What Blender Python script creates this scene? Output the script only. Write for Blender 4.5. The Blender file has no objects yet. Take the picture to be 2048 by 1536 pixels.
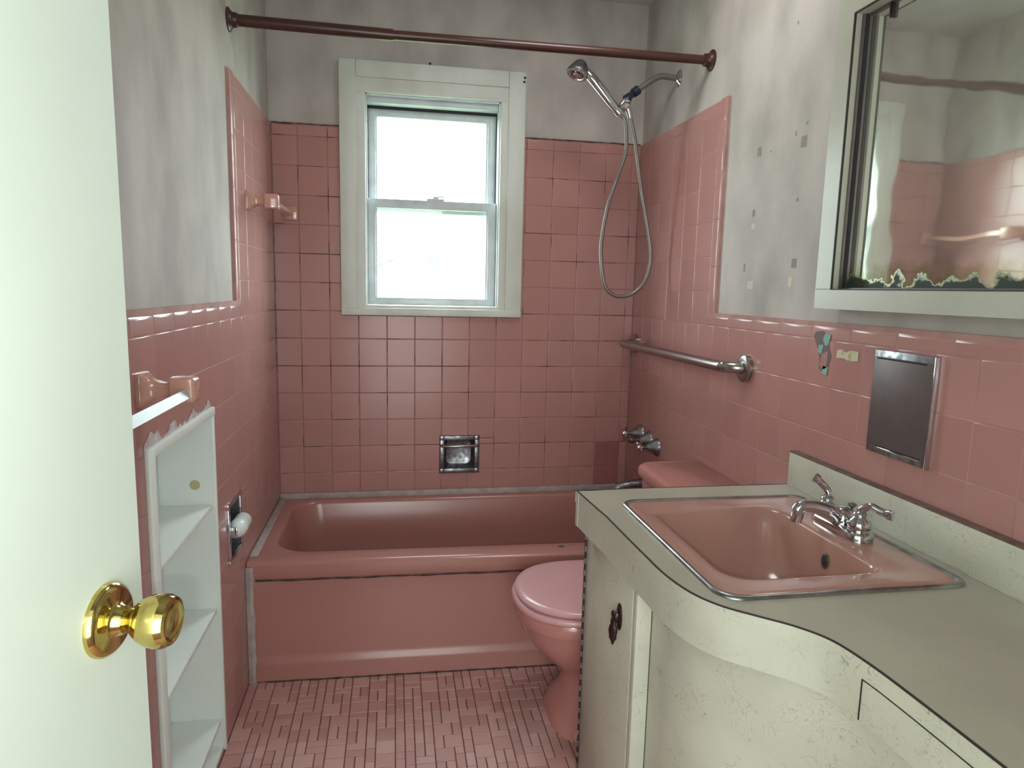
import bpy, bmesh, math, random
from mathutils import Vector, Matrix, noise
random.seed(7)
S = bpy.context.scene
COL = S.collection
PI = math.pi
R = math.radians
# ---------------------------------------------------------------- camera, world, lights
W = 1.4764          # room width: left tile face x=0, right tile face x=W, back tile face y=0, floor z=0
CAM = Vector((0.4624, -2.7761, 1.2756))
cd = bpy.data.cameras.new('camera'); cam = bpy.data.objects.new('camera', cd); COL.objects.link(cam)
cd.sensor_fit = 'HORIZONTAL'; cd.sensor_width = 36.0; cd.lens = 36.0 * 1339.5 / 2048.0
cd.clip_start = 0.02
yaw, pitch, roll = R(-10.032), R(-8.089), R(1.328)
cam.matrix_world = Matrix.Translation(CAM) @ Matrix.Rotation(yaw, 4, 'Z') @ Matrix.Rotation(pitch, 4, 'X') @ Matrix.Rotation(-roll, 4, 'Y') @ Matrix.Rotation(PI / 2, 4, 'X')
S.camera = cam
S.view_settings.view_transform = 'Standard'; S.view_settings.look = 'None'
S.view_settings.gamma = 1.0; S.view_settings.use_curve_mapping = False
S.view_settings.exposure = 0.0
wd = bpy.data.worlds.new('daylight'); S.world = wd; wd.use_nodes = True
bg = wd.node_tree.nodes['Background']; bg.inputs[0].default_value = (0.88, 0.98, 1.0, 1); bg.inputs[1].default_value = 17.5

def area(name, loc, target, sx, sy, power, color):
    l = bpy.data.lights.new(name, 'AREA'); l.shape = 'RECTANGLE'; l.size = sx; l.size_y = sy
    l.energy = power; l.color = color
    o = bpy.data.objects.new(name, l); COL.objects.link(o); o.location = loc
    o.rotation_euler = (Vector(target) - Vector(loc)).to_track_quat('-Z', 'Y').to_euler()
    return o
# daylight entering by the window is sampled through a portal
pt = area('window_portal', (0.61, 0.17, 1.6), (0.61, -2, 1.6), 0.6, 0.9, 1, (1, 1, 1)); pt.data.cycles.is_portal = True
# hall light: large upright panel added at the hall's end, facing the doorway
area('hall_light', (0.62, -4.30, 1.22), (0.62, 0.0, 1.22), 2.0, 2.3, 61, (0.95, 0.98, 1.0))
# unseen fill light added below the ceiling to brighten the room
area('ceiling_fill', (1.02, -1.0, 2.40), (1.02, -1.0, 0), 0.35, 0.35, 5.8, (1.0, 0.97, 0.96))
# the phone's own small flash, just left of and below the lens
fl = bpy.data.lights.new('phone_flash', 'POINT'); fl.energy = 12.5; fl.shadow_soft_size = 0.006; fl.color = (0.93, 1.0, 0.92)
flo = bpy.data.objects.new('phone_flash', fl); COL.objects.link(flo); flo.location = CAM + Vector((-0.020, 0.002, -0.024))

# ---------------------------------------------------------------- materials
def mat(name, color, rough=0.5, metal=0.0, spec=0.5, var=None, scale=6.0, detail=5.0, bump=0.0, bscale=40.0, rvar=0.0, coat=0.0, stretch=None, rng=(0.35, 0.65)):
    m = bpy.data.materials.new(name); m.use_nodes = True
    nt = m.node_tree; n = nt.nodes; L = nt.links
    b = n['Principled BSDF']
    b.inputs['Base Color'].default_value = (*color, 1); b.inputs['Roughness'].default_value = rough
    b.inputs['Metallic'].default_value = metal; b.inputs['Specular IOR Level'].default_value = spec
    b.inputs['Coat Weight'].default_value = coat; b.inputs['Coat Roughness'].default_value = 0.05
    geo = n.new('ShaderNodeNewGeometry'); mp = n.new('ShaderNodeMapping'); L.new(geo.outputs['Position'], mp.inputs[0])
    if stretch: mp.inputs['Scale'].default_value = stretch
    if var is not None:
        t = n.new('ShaderNodeTexNoise'); t.inputs['Scale'].default_value = scale; t.inputs['Detail'].default_value = detail
        L.new(mp.outputs[0], t.inputs['Vector'])
        r = n.new('ShaderNodeMapRange'); r.inputs[1].default_value = rng[0]; r.inputs[2].default_value = rng[1]
        L.new(t.outputs[0], r.inputs[0])
        mx = n.new('ShaderNodeMix'); mx.data_type = 'RGBA'; mx.inputs[6].default_value = (*color, 1); mx.inputs[7].default_value = (*var, 1)
        L.new(r.outputs[0], mx.inputs[0]); L.new(mx.outputs[2], b.inputs['Base Color'])
        if rvar:
            a = n.new('ShaderNodeMath'); a.operation = 'MULTIPLY_ADD'; a.inputs[1].default_value = rvar; a.inputs[2].default_value = rough
            L.new(r.outputs[0], a.inputs[0]); L.new(a.outputs[0], b.inputs['Roughness'])
    if bump:
        t2 = n.new('ShaderNodeTexNoise'); t2.inputs['Scale'].default_value = bscale; t2.inputs['Detail'].default_value = 4
        L.new(mp.outputs[0], t2.inputs['Vector'])
        bp = n.new('ShaderNodeBump'); bp.inputs['Strength'].default_value = bump; bp.inputs['Distance'].default_value = 0.004
        L.new(t2.outputs[0], bp.inputs['Height']); L.new(bp.outputs[0], b.inputs['Normal'])
    return m
def per_island(m, amt=0.5):
    nt = m.node_tree; n = nt.nodes; g = n.new('ShaderNodeNewGeometry')
    mx = [x for x in n if x.type == 'MIX'][0]
    for l in list(nt.links):
        if l.to_socket == mx.inputs[0]: nt.links.remove(l)
    a = n.new('ShaderNodeMath'); a.operation = 'MULTIPLY'; a.inputs[1].default_value = amt
    nt.links.new(g.outputs['Random Per Island'], a.inputs[0]); nt.links.new(a.outputs[0], mx.inputs[0]); return m
M = {}
M['plaster'] = mat('plaster_wall', (0.51, 0.475, 0.445), 0.75, var=(0.36, 0.335, 0.31), scale=4.2, detail=12, bump=0.32, bscale=14, stretch=(1.3, 1.3, 0.8), rng=(0.38, 0.66))
M['ceiling'] = mat('ceiling_paint', (0.55, 0.53, 0.50), 0.8, var=(0.42, 0.41, 0.39), scale=2.5, bump=0.1)
M['tile'] = per_island(mat('pink_glazed_tile', (0.455, 0.235, 0.215), 0.24, spec=0.38, var=(0.375, 0.182, 0.165), coat=0.06), 0.45)
M['tile_dark'] = mat('darker_pink_glazed_tile', (0.34, 0.14, 0.135), 0.2, var=(0.31, 0.125, 0.12), scale=7)
M['grout'] = mat('mildewed_grout', (0.36, 0.18, 0.165), 0.85, var=(0.045, 0.022, 0.022), scale=9, detail=3, rng=(0.50, 0.60))
M['grout_pale'] = mat('pale_grout', (0.48, 0.27, 0.245), 0.8, var=(0.38, 0.20, 0.185), scale=12)
M['ftile'] = per_island(mat('pink_floor_mosaic', (0.55, 0.305, 0.28), 0.45, var=(0.46, 0.24, 0.22), scale=22, detail=4), 1.0)
M['ftile2'] = per_island(mat('pale_pink_floor_mosaic', (0.58, 0.35, 0.325), 0.45, var=(0.51, 0.29, 0.265), scale=22, detail=4), 1.0)
M['fgrout'] = mat('dark_floor_grout', (0.10, 0.045, 0.035), 0.9, var=(0.17, 0.085, 0.07), scale=20)
M['tub'] = mat('pink_tub_enamel', (0.40, 0.19, 0.165), 0.24, coat=0.08)
M['toilet'] = mat('pink_vitreous_china', (0.50, 0.225, 0.20), 0.14, coat=0.3, var=(0.48, 0.21, 0.185), scale=4)
M['seat'] = mat('lavender_pink_seat_plastic', (0.62, 0.345, 0.365), 0.28, coat=0.2)
M['sink'] = mat('pink_sink_enamel', (0.43, 0.235, 0.19), 0.17, var=(0.38, 0.205, 0.17), scale=5, coat=0.2)
M['caulk'] = mat('grey_caulk', (0.46, 0.41, 0.385), 0.7, var=(0.36, 0.30, 0.28), scale=30)
M['nearblack'] = mat('mottled_near_black', (0.03, 0.025, 0.02), 0.9, var=(0.10, 0.07, 0.055), scale=90)
M['grime'] = mat('dark_grime_line', (0.12, 0.085, 0.075), 0.9, var=(0.32, 0.24, 0.22), scale=26, rng=(0.42, 0.6))
M['winpaint'] = mat('white_casing_paint', (0.72, 0.77, 0.72), 0.42, var=(0.58, 0.61, 0.55), scale=5, detail=7, bump=0.12, bscale=22, stretch=(1, 1, .5))
M['vinyl'] = mat('white_vinyl_sash', (0.62, 0.68, 0.70), 0.35, var=(0.52, 0.57, 0.58), scale=14)
M['dark'] = mat('dark_gap', (0.02, 0.02, 0.022), 0.8)
M['door'] = mat('white_door_gloss', (0.66, 0.74, 0.67), 0.38, var=(0.62, 0.69, 0.62), scale=3, bump=0.05, bscale=9)
M['brass'] = mat('polished_brass', (0.66, 0.53, 0.18), 0.10, 1.0, var=(0.44, 0.32, 0.10), scale=60, detail=6, rng=(0.55, 0.75))
M['chrome'] = mat('chrome', (0.62, 0.63, 0.66), 0.07, 1.0)
M['chrome_dull'] = mat('tarnished_chrome', (0.36, 0.37, 0.39), 0.28, 1.0, var=(0.16, 0.16, 0.17), scale=60, rvar=0.2)
M['steel'] = mat('brushed_stainless', (0.40, 0.385, 0.37), 0.27, 1.0)
M['sink_ring'] = mat('stainless_sink_ring', (0.40, 0.43, 0.44), 0.3, 1.0, var=(0.24, 0.24, 0.24), scale=25)
M['hose'] = mat('grey_metal_hose', (0.23, 0.215, 0.195), 0.35, 0.6)
M['blackplastic'] = mat('dark_blue_plastic', (0.015, 0.017, 0.04), 0.35)
M['brown'] = mat('brown_painted_metal', (0.062, 0.022, 0.016), 0.32, var=(0.05, 0.018, 0.014), scale=20)
M['darkbrown'] = mat('dark_brown_metal', (0.05, 0.018, 0.016), 0.35)
M['bronze'] = mat('antique_bronze', (0.045, 0.025, 0.025), 0.35, 0.6)
M['ceramic'] = mat('pink_ceramic', (0.56, 0.31, 0.25), 0.13, coat=0.4)
M['lucite'] = mat('silvery_bar', (0.42, 0.47, 0.50), 0.35, 0.0, spec=0.3)
M['whitepaint'] = mat('white_shelf_paint', (0.80, 0.85, 0.82), 0.4, var=(0.74, 0.80, 0.77), scale=4)
M['stain'] = mat('rust_stain', (0.50, 0.43, 0.24), 0.6)
M['smear'] = mat('dried_filler', (0.58, 0.56, 0.56), 0.5, var=(0.45, 0.36, 0.36), scale=40, bump=0.4, bscale=80)
M['roller'] = mat('white_plastic_roller', (0.75, 0.85, 0.82), 0.3)
M['plate'] = mat('taupe_metal_plate', (0.135, 0.105, 0.105), 0.45, 0.3, var=(0.12, 0.093, 0.095), scale=50)
M['bronze_edge'] = mat('black_laminate_seam', (0.025, 0.02, 0.018), 0.6)
M['wood'] = mat('raw_brown_edge', (0.19, 0.115, 0.095), 0.7, var=(0.12, 0.07, 0.06), scale=40)
M['chip'] = mat('bare_plaster_patch', (0.27, 0.25, 0.225), 0.9)
M['chip_light'] = mat('white_plaster_patch', (0.55, 0.53, 0.50), 0.9)
M['cream'] = mat('cream_glue_patch', (0.60, 0.55, 0.42), 0.7, var=(0.45, 0.33, 0.10), scale=60, rng=(0.55, 0.62))
M['teal'] = mat('teal_glue_remnant', (0.22, 0.42, 0.33), 0.7)
M['greyglue'] = mat('grey_glue_remnant', (0.17, 0.13, 0.14), 0.8)
M['leaf'] = mat('green_leaf', (0.018, 0.10, 0.075), 0.7)
M['bark'] = mat('brown_bark', (0.05, 0.04, 0.03), 0.9)
M['ground'] = mat('lawn', (0.12, 0.2, 0.08), 0.9)

def laminate(name, color, vein, f=0.5):
    """pale laminate printed with fine curled hair-like veins"""
    m = mat(name, color, 0.36, var=tuple(c * 0.86 for c in color), scale=5, detail=6)
    nt = m.node_tree; n = nt.nodes; L = nt.links; b = n['Principled BSDF']
    src = b.inputs['Base Color'].links[0].from_socket
    geo = n.new('ShaderNodeNewGeometry')
    t = n.new('ShaderNodeTexNoise'); t.inputs['Scale'].default_value = 17; t.inputs['Detail'].default_value = 2.0; t.inputs['Distortion'].default_value = 3.5
    L.new(geo.outputs['Position'], t.inputs['Vector'])
    s = n.new('ShaderNodeMath'); s.operation = 'SUBTRACT'; s.inputs[1].default_value = 0.5; L.new(t.outputs[0], s.inputs[0])
    a = n.new('ShaderNodeMath'); a.operation = 'ABSOLUTE'; L.new(s.outputs[0], a.inputs[0])
    r = n.new('ShaderNodeMapRange'); r.inputs[1].default_value = 0.0; r.inputs[2].default_value = 0.017; r.inputs[3].default_value = f; r.inputs[4].default_value = 0.0
    L.new(a.outputs[0], r.inputs[0])
    t3 = n.new('ShaderNodeTexNoise'); t3.inputs['Scale'].default_value = 19; L.new(geo.outputs['Position'], t3.inputs['Vector'])
    r3 = n.new('ShaderNodeMapRange'); r3.inputs[1].default_value = 0.40; r3.inputs[2].default_value = 0.62; L.new(t3.outputs[0], r3.inputs[0])
    mu = n.new('ShaderNodeMath'); mu.operation = 'MULTIPLY'; L.new(r.outputs[0], mu.inputs[0]); L.new(r3.outputs[0], mu.inputs[1])
    mx = n.new('ShaderNodeMix'); mx.data_type = 'RGBA'; mx.inputs[7].default_value = (*vein, 1)
    L.new(mu.outputs[0], mx.inputs[0]); L.new(src, mx.inputs[6]); L.new(mx.outputs[2], b.inputs['Base Color'])
    return m
M['lam'] = laminate('cream_veined_laminate', (0.60, 0.60, 0.50), (0.30, 0.32, 0.23), 0.95)
M['lam_wall'] = laminate('cream_laminate_surround', (0.46, 0.46, 0.385), (0.33, 0.34, 0.26), 0.5)
M['lam_top'] = laminate('worn_veined_laminate', (0.42, 0.40, 0.32), (0.30, 0.29, 0.22), 0.5)

def glass_mat():
    m = bpy.data.materials.new('window_glass'); m.use_nodes = True; nt = m.node_tree; nt.nodes.clear()
    o = nt.nodes.new('ShaderNodeOutputMaterial'); t = nt.nodes.new('ShaderNodeBsdfTransparent'); g = nt.nodes.new('ShaderNodeBsdfGlossy')
    t.inputs[0].default_value = (0.97, 1, 0.99, 1); g.inputs['Roughness'].default_value = 0.03
    x = nt.nodes.new('ShaderNodeMixShader'); x.inputs[0].default_value = 0.06
    nt.links.new(t.outputs[0], x.inputs[1]); nt.links.new(g.outputs[0], x.inputs[2]); nt.links.new(x.outputs[0], o.inputs[0]); return m
M['glass'] = glass_mat()

def mirror_mat():
    m = bpy.data.materials.new('old_mirror'); m.use_nodes = True; nt = m.node_tree; n = nt.nodes; L = nt.links
    b = n['Principled BSDF']; b.inputs['Metallic'].default_value = 0.9; b.inputs['Roughness'].default_value = 0.03
    geo = n.new('ShaderNodeNewGeometry'); sp = n.new('ShaderNodeSeparateXYZ'); L.new(geo.outputs['Position'], sp.inputs[0])
    t = n.new('ShaderNodeTexNoise'); t.inputs['Scale'].default_value = 22; t.inputs['Detail'].default_value = 8; t.inputs['Roughness'].default_value = 0.6
    L.new(geo.outputs['Position'], t.inputs['Vector'])
    # desilvered dark band along the bottom edge: height above edge minus noise
    h = n.new('ShaderNodeMath'); h.operation = 'SUBTRACT'; h.inputs[1].default_value = 1.292; L.new(sp.outputs[2], h.inputs[0])
    k = n.new('ShaderNodeMath'); k.operation = 'MULTIPLY_ADD'; k.inputs[1].default_value = -0.10; L.new(t.outputs[0], k.inputs[0]); L.new(h.outputs[0], k.inputs[2])
    r = n.new('ShaderNodeMapRange'); r.inputs[1].default_value = -0.034; r.inputs[2].default_value = -0.025; L.new(k.outputs[0], r.inputs[0])
    r2 = n.new('ShaderNodeMapRange'); r2.inputs[1].default_value = -0.025; r2.inputs[2].default_value = 0.006; L.new(k.outputs[0], r2.inputs[0])
    cl = n.new('ShaderNodeMix'); cl.data_type = 'RGBA'; cl.inputs[6].default_value = (0.62, 0.68, 0.46, 1); cl.inputs[7].default_value = (0.96, 0.98, 0.90, 1); L.new(r2.outputs[0], cl.inputs[0])
    mx = n.new('ShaderNodeMix'); mx.data_type = 'RGBA'; mx.inputs[6].default_value = (0.035, 0.045, 0.032, 1); L.new(cl.outputs[2], mx.inputs[7]); L.new(r.outputs[0], mx.inputs[0])
    L.new(mx.outputs[2], b.inputs['Base Color']); mm = n.new('ShaderNodeMath'); mm.operation = 'MULTIPLY'; mm.inputs[1].default_value = 0.9; L.new(r.outputs[0], mm.inputs[0]); L.new(mm.outputs[0], b.inputs['Metallic'])
    ro = n.new('ShaderNodeMapRange'); ro.inputs[3].default_value = 0.7; ro.inputs[4].default_value = 0.035; L.new(r.outputs[0], ro.inputs[0]); L.new(ro.outputs[0], b.inputs['Roughness'])
    t2 = n.new('ShaderNodeTexNoise'); t2.inputs['Scale'].default_value = 9; t2.inputs['Detail'].default_value = 1; L.new(geo.outputs['Position'], t2.inputs['Vector'])
    bp = n.new('ShaderNodeBump'); bp.inputs['Strength'].default_value = 0.06; bp.inputs['Distance'].default_value = 0.01; L.new(t2.outputs[0], bp.inputs['Height']); L.new(bp.outputs[0], b.inputs['Normal'])
    return m
M['mirror'] = mirror_mat()

# ---------------------------------------------------------------- mesh helpers
class MB:
    def __init__(s): s.v = []; s.f = []; s.m = []; s.sm = []
    def add(s, verts, faces, mi=0, smooth=False):
        o = len(s.v); s.v += [tuple(v) for v in verts]
        for f in faces: s.f.append(tuple(o + i for i in f)); s.m.append(mi); s.sm.append(smooth)
    def quad(s, pts, mi=0, smooth=False): s.add(pts, [tuple(range(len(pts)))], mi, smooth)
    def box(s, a, b, mi=0):
        x0, y0, z0 = [min(a[i], b[i]) for i in range(3)]; x1, y1, z1 = [max(a[i], b[i]) for i in range(3)]
        v = [(x0,y0,z0),(x1,y0,z0),(x1,y1,z0),(x0,y1,z0),(x0,y0,z1),(x1,y0,z1),(x1,y1,z1),(x0,y1,z1)]
        s.add(v, [(0,3,2,1),(4,5,6,7),(0,1,5,4),(1,2,6,5),(2,3,7,6),(3,0,4,7)], mi)
    def bbox(s, a, b, r=0.003, mi=0, seg=2, M4=None):
        bm = bmesh.new(); bmesh.ops.create_cube(bm, size=1)
        c = [(a[i] + b[i]) / 2 for i in range(3)]; d = [abs(b[i] - a[i]) for i in range(3)]
        for v in bm.verts: v.co = Vector((v.co.x * d[0], v.co.y * d[1], v.co.z * d[2]))
        r = min(r, min(d) * 0.49)
        bmesh.ops.bevel(bm, geom=bm.edges[:], offset=r, segments=seg, profile=0.5, affect='EDGES')
        for v in bm.verts:
            v.co += Vector(c)
            if M4: v.co = M4 @ v.co
        s.bm(bm, mi, True)
    def bm(s, bm, mi=0, smooth=False):
        bm.verts.index_update(); bm.verts.ensure_lookup_table()
        s.add([v.co.copy() for v in bm.verts], [[v.index for v in f.verts] for f in bm.faces], mi, smooth); bm.free()
    def lathe(s, prof, c, axis, n=28, mi=0, cap=True, ang=2*PI, scale=(1,1)):
        """prof: list of (distance along axis, radius)"""
        ax = Vector(axis).normalized(); u = ax.orthogonal().normalized()
        if abs(ax.z) < 0.9: u = Vector((0,0,1)).cross(ax).normalized()
        w = ax.cross(u); c = Vector(c); vs = []
        for t, r in prof:
            for i in range(n):
                a = 2*PI*i/n; vs.append(c + ax*t + u*(r*scale[0]*math.cos(a)) + w*(r*scale[1]*math.sin(a)))
        fs = []
        for k in range(len(prof)-1):
            for i in range(n):
                j = (i+1) % n; fs.append((k*n+i, k*n+j, (k+1)*n+j, (k+1)*n+i))
        if cap: fs.append(tuple(range(n))[::-1]); fs.append(tuple((len(prof)-1)*n+i for i in range(n)))
        s.add(vs, fs, mi, True)
    def tube(s, pts, r, n=14, mi=0, cap=True, sq=None):
        pts = [Vector(p) for p in pts]; rs = r if isinstance(r, (list, tuple)) else [r]*len(pts)
        vs = []; prev = None
        for i, p in enumerate(pts):
            t = (pts[min(i+1, len(pts)-1)] - pts[max(i-1, 0)]).normalized()
            if prev is None: u = Vector((0,0,1)).cross(t); u = u.normalized() if u.length > 1e-3 else Vector((1,0,0))
            else: u = (prev - t*prev.dot(t)).normalized()
            prev = u; w = t.cross(u)
            for k in range(n):
                a = 2*PI*k/n + (sq or 0); vs.append(p + u*(rs[i]*math.cos(a)) + w*(rs[i]*math.sin(a)))
        fs = []
        for k in range(len(pts)-1):
            for i in range(n):
                j = (i+1) % n; fs.append((k*n+i, k*n+j, (k+1)*n+j, (k+1)*n+i))
        if cap: fs.append(tuple(range(n))[::-1]); fs.append(tuple((len(pts)-1)*n+i for i in range(n)))
        s.add(vs, fs, mi, n > 6)
    def loft(s, rings, mi=0, cap0=False, cap1=False, smooth=True):
        n = len(rings[0]); vs = [p for r in rings for p in r]; fs = []
        for k in range(len(rings)-1):
            for i in range(n):
                j = (i+1) % n; fs.append((k*n+i, k*n+j, (k+1)*n+j, (k+1)*n+i))
        if cap0: fs.append(tuple(range(n))[::-1])
        if cap1: fs.append(tuple((len(rings)-1)*n+i for i in range(n)))
        s.add(vs, fs, mi, smooth)
    def build(s, name, mats, parent=None, recalc=True, sharp=None):
        me = bpy.data.meshes.new(name); me.from_pydata(s.v, [], s.f)
        if not isinstance(mats, (list, tuple)): mats = [mats]
        for m in mats: me.materials.append(M[m] if isinstance(m, str) else m)
        for i, p in enumerate(me.polygons): p.material_index = s.m[i]; p.use_smooth = s.sm[i]
        if recalc:
            bm = bmesh.new(); bm.from_mesh(me); bmesh.ops.recalc_face_normals(bm, faces=bm.faces[:]); bm.to_mesh(me); bm.free()
        me.update()
        if any(s.sm):
            me.set_sharp_from_angle(angle=R(sharp or 42))
            me.polygons.foreach_set('use_smooth', s.sm)
        o = bpy.data.objects.new(name, me); COL.objects.link(o)
        if parent is not None: o.parent = parent; o.matrix_parent_inverse = parent.matrix_world.inverted()
        return o
def catmull(P, k=8):
    P = [Vector(p) for p in P]; out = []
    for i in range(len(P)-1):
        a, b, c, d = P[max(i-1,0)], P[i], P[i+1], P[min(i+2, len(P)-1)]
        for j in range(k):
            t = j/k; out.append(0.5*((2*b) + (c-a)*t + (2*a-5*b+4*c-d)*t*t + (3*b-a-3*c+d)*t**3))
    return out + [P[-1]]
def thing(name, loc, label, cat, group=None):
    o = bpy.data.objects.new(name, None); COL.objects.link(o); o.empty_display_size = 0.05; o.location = loc
    bpy.context.view_layer.update()
    return tag(o, label, cat, group)
def tag(o, label, cat, group=None):
    o['label'] = label; o['category'] = cat
    if group: o['group'] = group
    return o
def struct(o): o['kind'] = 'structure'; return o
def cells(u0, u1, v0, v1, holes):
    us = sorted({u0, u1, *[min(max(h[i], u0), u1) for h in holes for i in (0, 1)]}); vs = sorted({v0, v1, *[min(max(h[i], v0), v1) for h in holes for i in (2, 3)]})
    out = []
    for a, b in zip(us, us[1:]):
        for c, d in zip(vs, vs[1:]):
            if b-a < 1e-5 or d-c < 1e-5: continue
            m = ((a+b)/2, (c+d)/2)
            if not any(h[0] < m[0] < h[1] and h[2] < m[1] < h[3] for h in holes): out.append((a, b, c, d))
    return out
def minus(rect, holes):
    """a tile cut round holes, pieces merged along u where possible"""
    t = cells(*rect, [h for h in holes if h[0] < rect[1] and h[1] > rect[0] and h[2] < rect[3] and h[3] > rect[2]])
    t.sort(key=lambda c: (c[2], c[0])); out = []
    for c in t:
        if out and out[-1][2] == c[2] and out[-1][3] == c[3] and abs(out[-1][1]-c[0]) < 1e-6: out[-1] = (out[-1][0], c[1], c[2], c[3])
        else: out.append(c)
    return out
def tile(mb, F, u0, u1, v0, v1, gap=0.0009, r=(0.0015,)*4, mi=1, tilt=0.003):
    """one glazed tile with eased edges; r = radii at u0, u1, v0, v1; F maps (u, v, height) to the room"""
    u0 += gap; u1 -= gap; v0 += gap; v1 -= gap
    if u1-u0 < 0.006 or v1-v0 < 0.006: return
    def samples(a, b, ra, rb):
        ra = min(ra, (b-a)*0.45); rb = min(rb, (b-a)*0.45); k = (0, 0.3, 1.0) if max(ra, rb) < 0.005 else (0, 0.15, 0.4, 0.7, 1.0)
        return [a + ra*t for t in k] + [b - rb*t for t in k[::-1]]
    us = samples(u0, u1, r[0], r[1]); vs = samples(v0, v1, r[2], r[3])
    a, b = random.gauss(0, tilt), random.gauss(0, tilt); uc, vc = (u0+u1)/2, (v0+v1)/2
    def drop(d, rr):
        if d >= rr: return 0
        t = 1-d/rr; return rr*(1-math.sqrt(max(0, 1-t*t)))
    V = []
    for v in vs:
        for u in us:
            h = -max(drop(u-u0, r[0]), drop(u1-u, r[1]), drop(v-v0, r[2]), drop(v1-v, r[3])) + max(-0.0006, min(0.0006, a*(u-uc) + b*(v-vc)))
            V.append(F(u, v, h))
    n = len(us); Fc = [(j*n+i, j*n+i+1, (j+1)*n+i+1, (j+1)*n+i) for j in range(len(vs)-1) for i in range(n-1)]
    mb.add(V, Fc, mi, True); mid = (len(vs)//2-1)*(n-1) + n//2-1; mb.sm[len(mb.sm)-len(Fc)+mid] = False
def orient(o, toward):
    """flip any face of a wall mesh whose normal faces away from the room"""
    bm = bmesh.new(); bm.from_mesh(o.data); c = Vector(toward)
    bad = [f for f in bm.faces if (f.smooth or (len(f.verts) == 4 and f.calc_area() < 0.03 and any(g.smooth for e in f.edges for g in e.link_faces))) and f.normal.dot(c - f.calc_center_median()) < 0]
    bmesh.ops.reverse_faces(bm, faces=bad); bm.to_mesh(o.data); bm.free()

ZR = lambda k: 0.839 + 0.111*k            # row lines of the wall tile
GB = -0.0018                               # grout sits this far behind the tile face
CEIL = 2.43; YF = -2.92                    # ceiling height, plane of the doorway wall
FL = lambda u, v, h: (h, u, v)
FR = lambda u, v, h: (W - h, u, v)
FB = lambda u, v, h: (u, -h, v)
NICHE = (-1.44, -0.985, 0.012, 0.950)
TPH = (-0.855, -0.718, 0.488, 0.648)
WIN = (0.345, 0.89, 1.185, 2.02)
SOAP = (0.662, 0.804, 0.506, 0.642)

# ---------------------------------------------------------------- back wall
mb = MB()
for c in cells(-0.12, W+0.12, 0, CEIL, [WIN, SOAP]): mb.box((c[0], 0.010, c[2]), (c[1], 0.14, c[3]), 0)
mb.box((0.6, 0.09, 0.4), (0.9, 0.14, 0.7), 0)
for c in cells(0, W, 0.30, 1.880, [WIN, SOAP]): mb.box((c[0], -GB, c[2]), (c[1], 0.012, c[3]), 2)
us = [0.0] + [-0.0168 + 0.1122*i for i in range(1, 14)] + [W]
vs = [0.395] + [ZR(k) for k in range(-3, 10)] + [1.882]
for j in range(len(vs)-1):
    top = j == len(vs)-2
    for i in range(len(us)-1):
        for c in minus((us[i], us[i+1], vs[j], vs[j+1]), [WIN, SOAP]):
            dk = i == 12 and j in (1, 2) and c[3] <= ZR(-1)+0.001
            if i == 12 and j == 0: dk = True
            if i == 12 and j == 2: dk = False
            tile(mb, FB, *c, r=(0.0022, 0.0022, 0.0022, 0.009 if top else 0.0022), mi=3 if dk else 1)
for a, b, c, d in ((0.0, 0.253, 1.8825, 1.8855), (0.981, W, 1.8825, 1.8850), (0.2505, 0.253, 1.19, 1.885), (0.981, 0.9825, 1.30, 1.885), (0.253, 0.981, 1.1535, 1.157), (0.0, 0.002, 0.45, 1.88)):
    mb.box((a, -0.0006, c), (b, 0.0115, d), 4)
wb = struct(mb.build('wall_back', ['plaster', 'tile', 'grout', 'tile_dark', 'grime'], recalc=False)); orient(wb, (0.7, -1.5, 1.2))

# ---------------------------------------------------------------- left wall
mb = MB()
for c in cells(YF-0.1, 0.12, 0, CEIL, [NICHE, TPH]): mb.box((-0.14, c[0], c[2]), (-0.010, c[1], c[3]), 0)
mb.box((-0.16, -1.6, 0), (-0.138, -0.6, 1.1), 0)
for c in cells(-0.655, 0, 0.0, 1.880, [TPH]) + cells(YF, -0.655, 0.0, 1.222, [NICHE, TPH]): mb.box((-0.012, c[0], c[2]), (GB*0.5, c[1], c[3]), 2)
gl = [-0.6085-0.1265*k for k in range(19)][::-1]; gl[0] = YF
gu = [-0.6085, -0.4870, -0.3655, -0.2440, -0.1225, 0.0]
zl = [0.0, 0.062] + [ZR(k) for k in range(-6, 4)]
for j in range(len(zl)-1):
    g = gl + gu[1:]
    for i in range(len(g)-1):
        for c in minus((g[i], g[i+1], zl[j], zl[j+1]), [NICHE, TPH]): tile(mb, FL, *c)
for i in range(len(gl)-1):                               # rounded cap course of the low wainscot
    tile(mb, FL, gl[i], gl[i+1], ZR(3), 1.226, gap=0.0014, r=(0.003, 0.003, 0.002, 0.022))
zu = [ZR(k) for k in range(3, 10)]
for j in range(len(zu)-1):
    for i in range(len(gu)-1): tile(mb, FL, gu[i], gu[i+1], zu[j], zu[j+1])
for i in range(len(gu)-1): tile(mb, FL, gu[i], gu[i+1], ZR(9), 1.882, r=(0.002, 0.002, 0.002, 0.009))
zc = [1.226, 1.40, 1.552, 1.70, 1.882]
for a, b in zip(zc, zc[1:]): tile(mb, FL, -0.656, -0.6085, a, b, r=(0.016, 0.002, 0.002, 0.002))
wl = struct(mb.build('wall_left', ['plaster', 'tile', 'grout_pale'], recalc=False)); orient(wl, (0.7, -1.5, 1.2))

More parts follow.
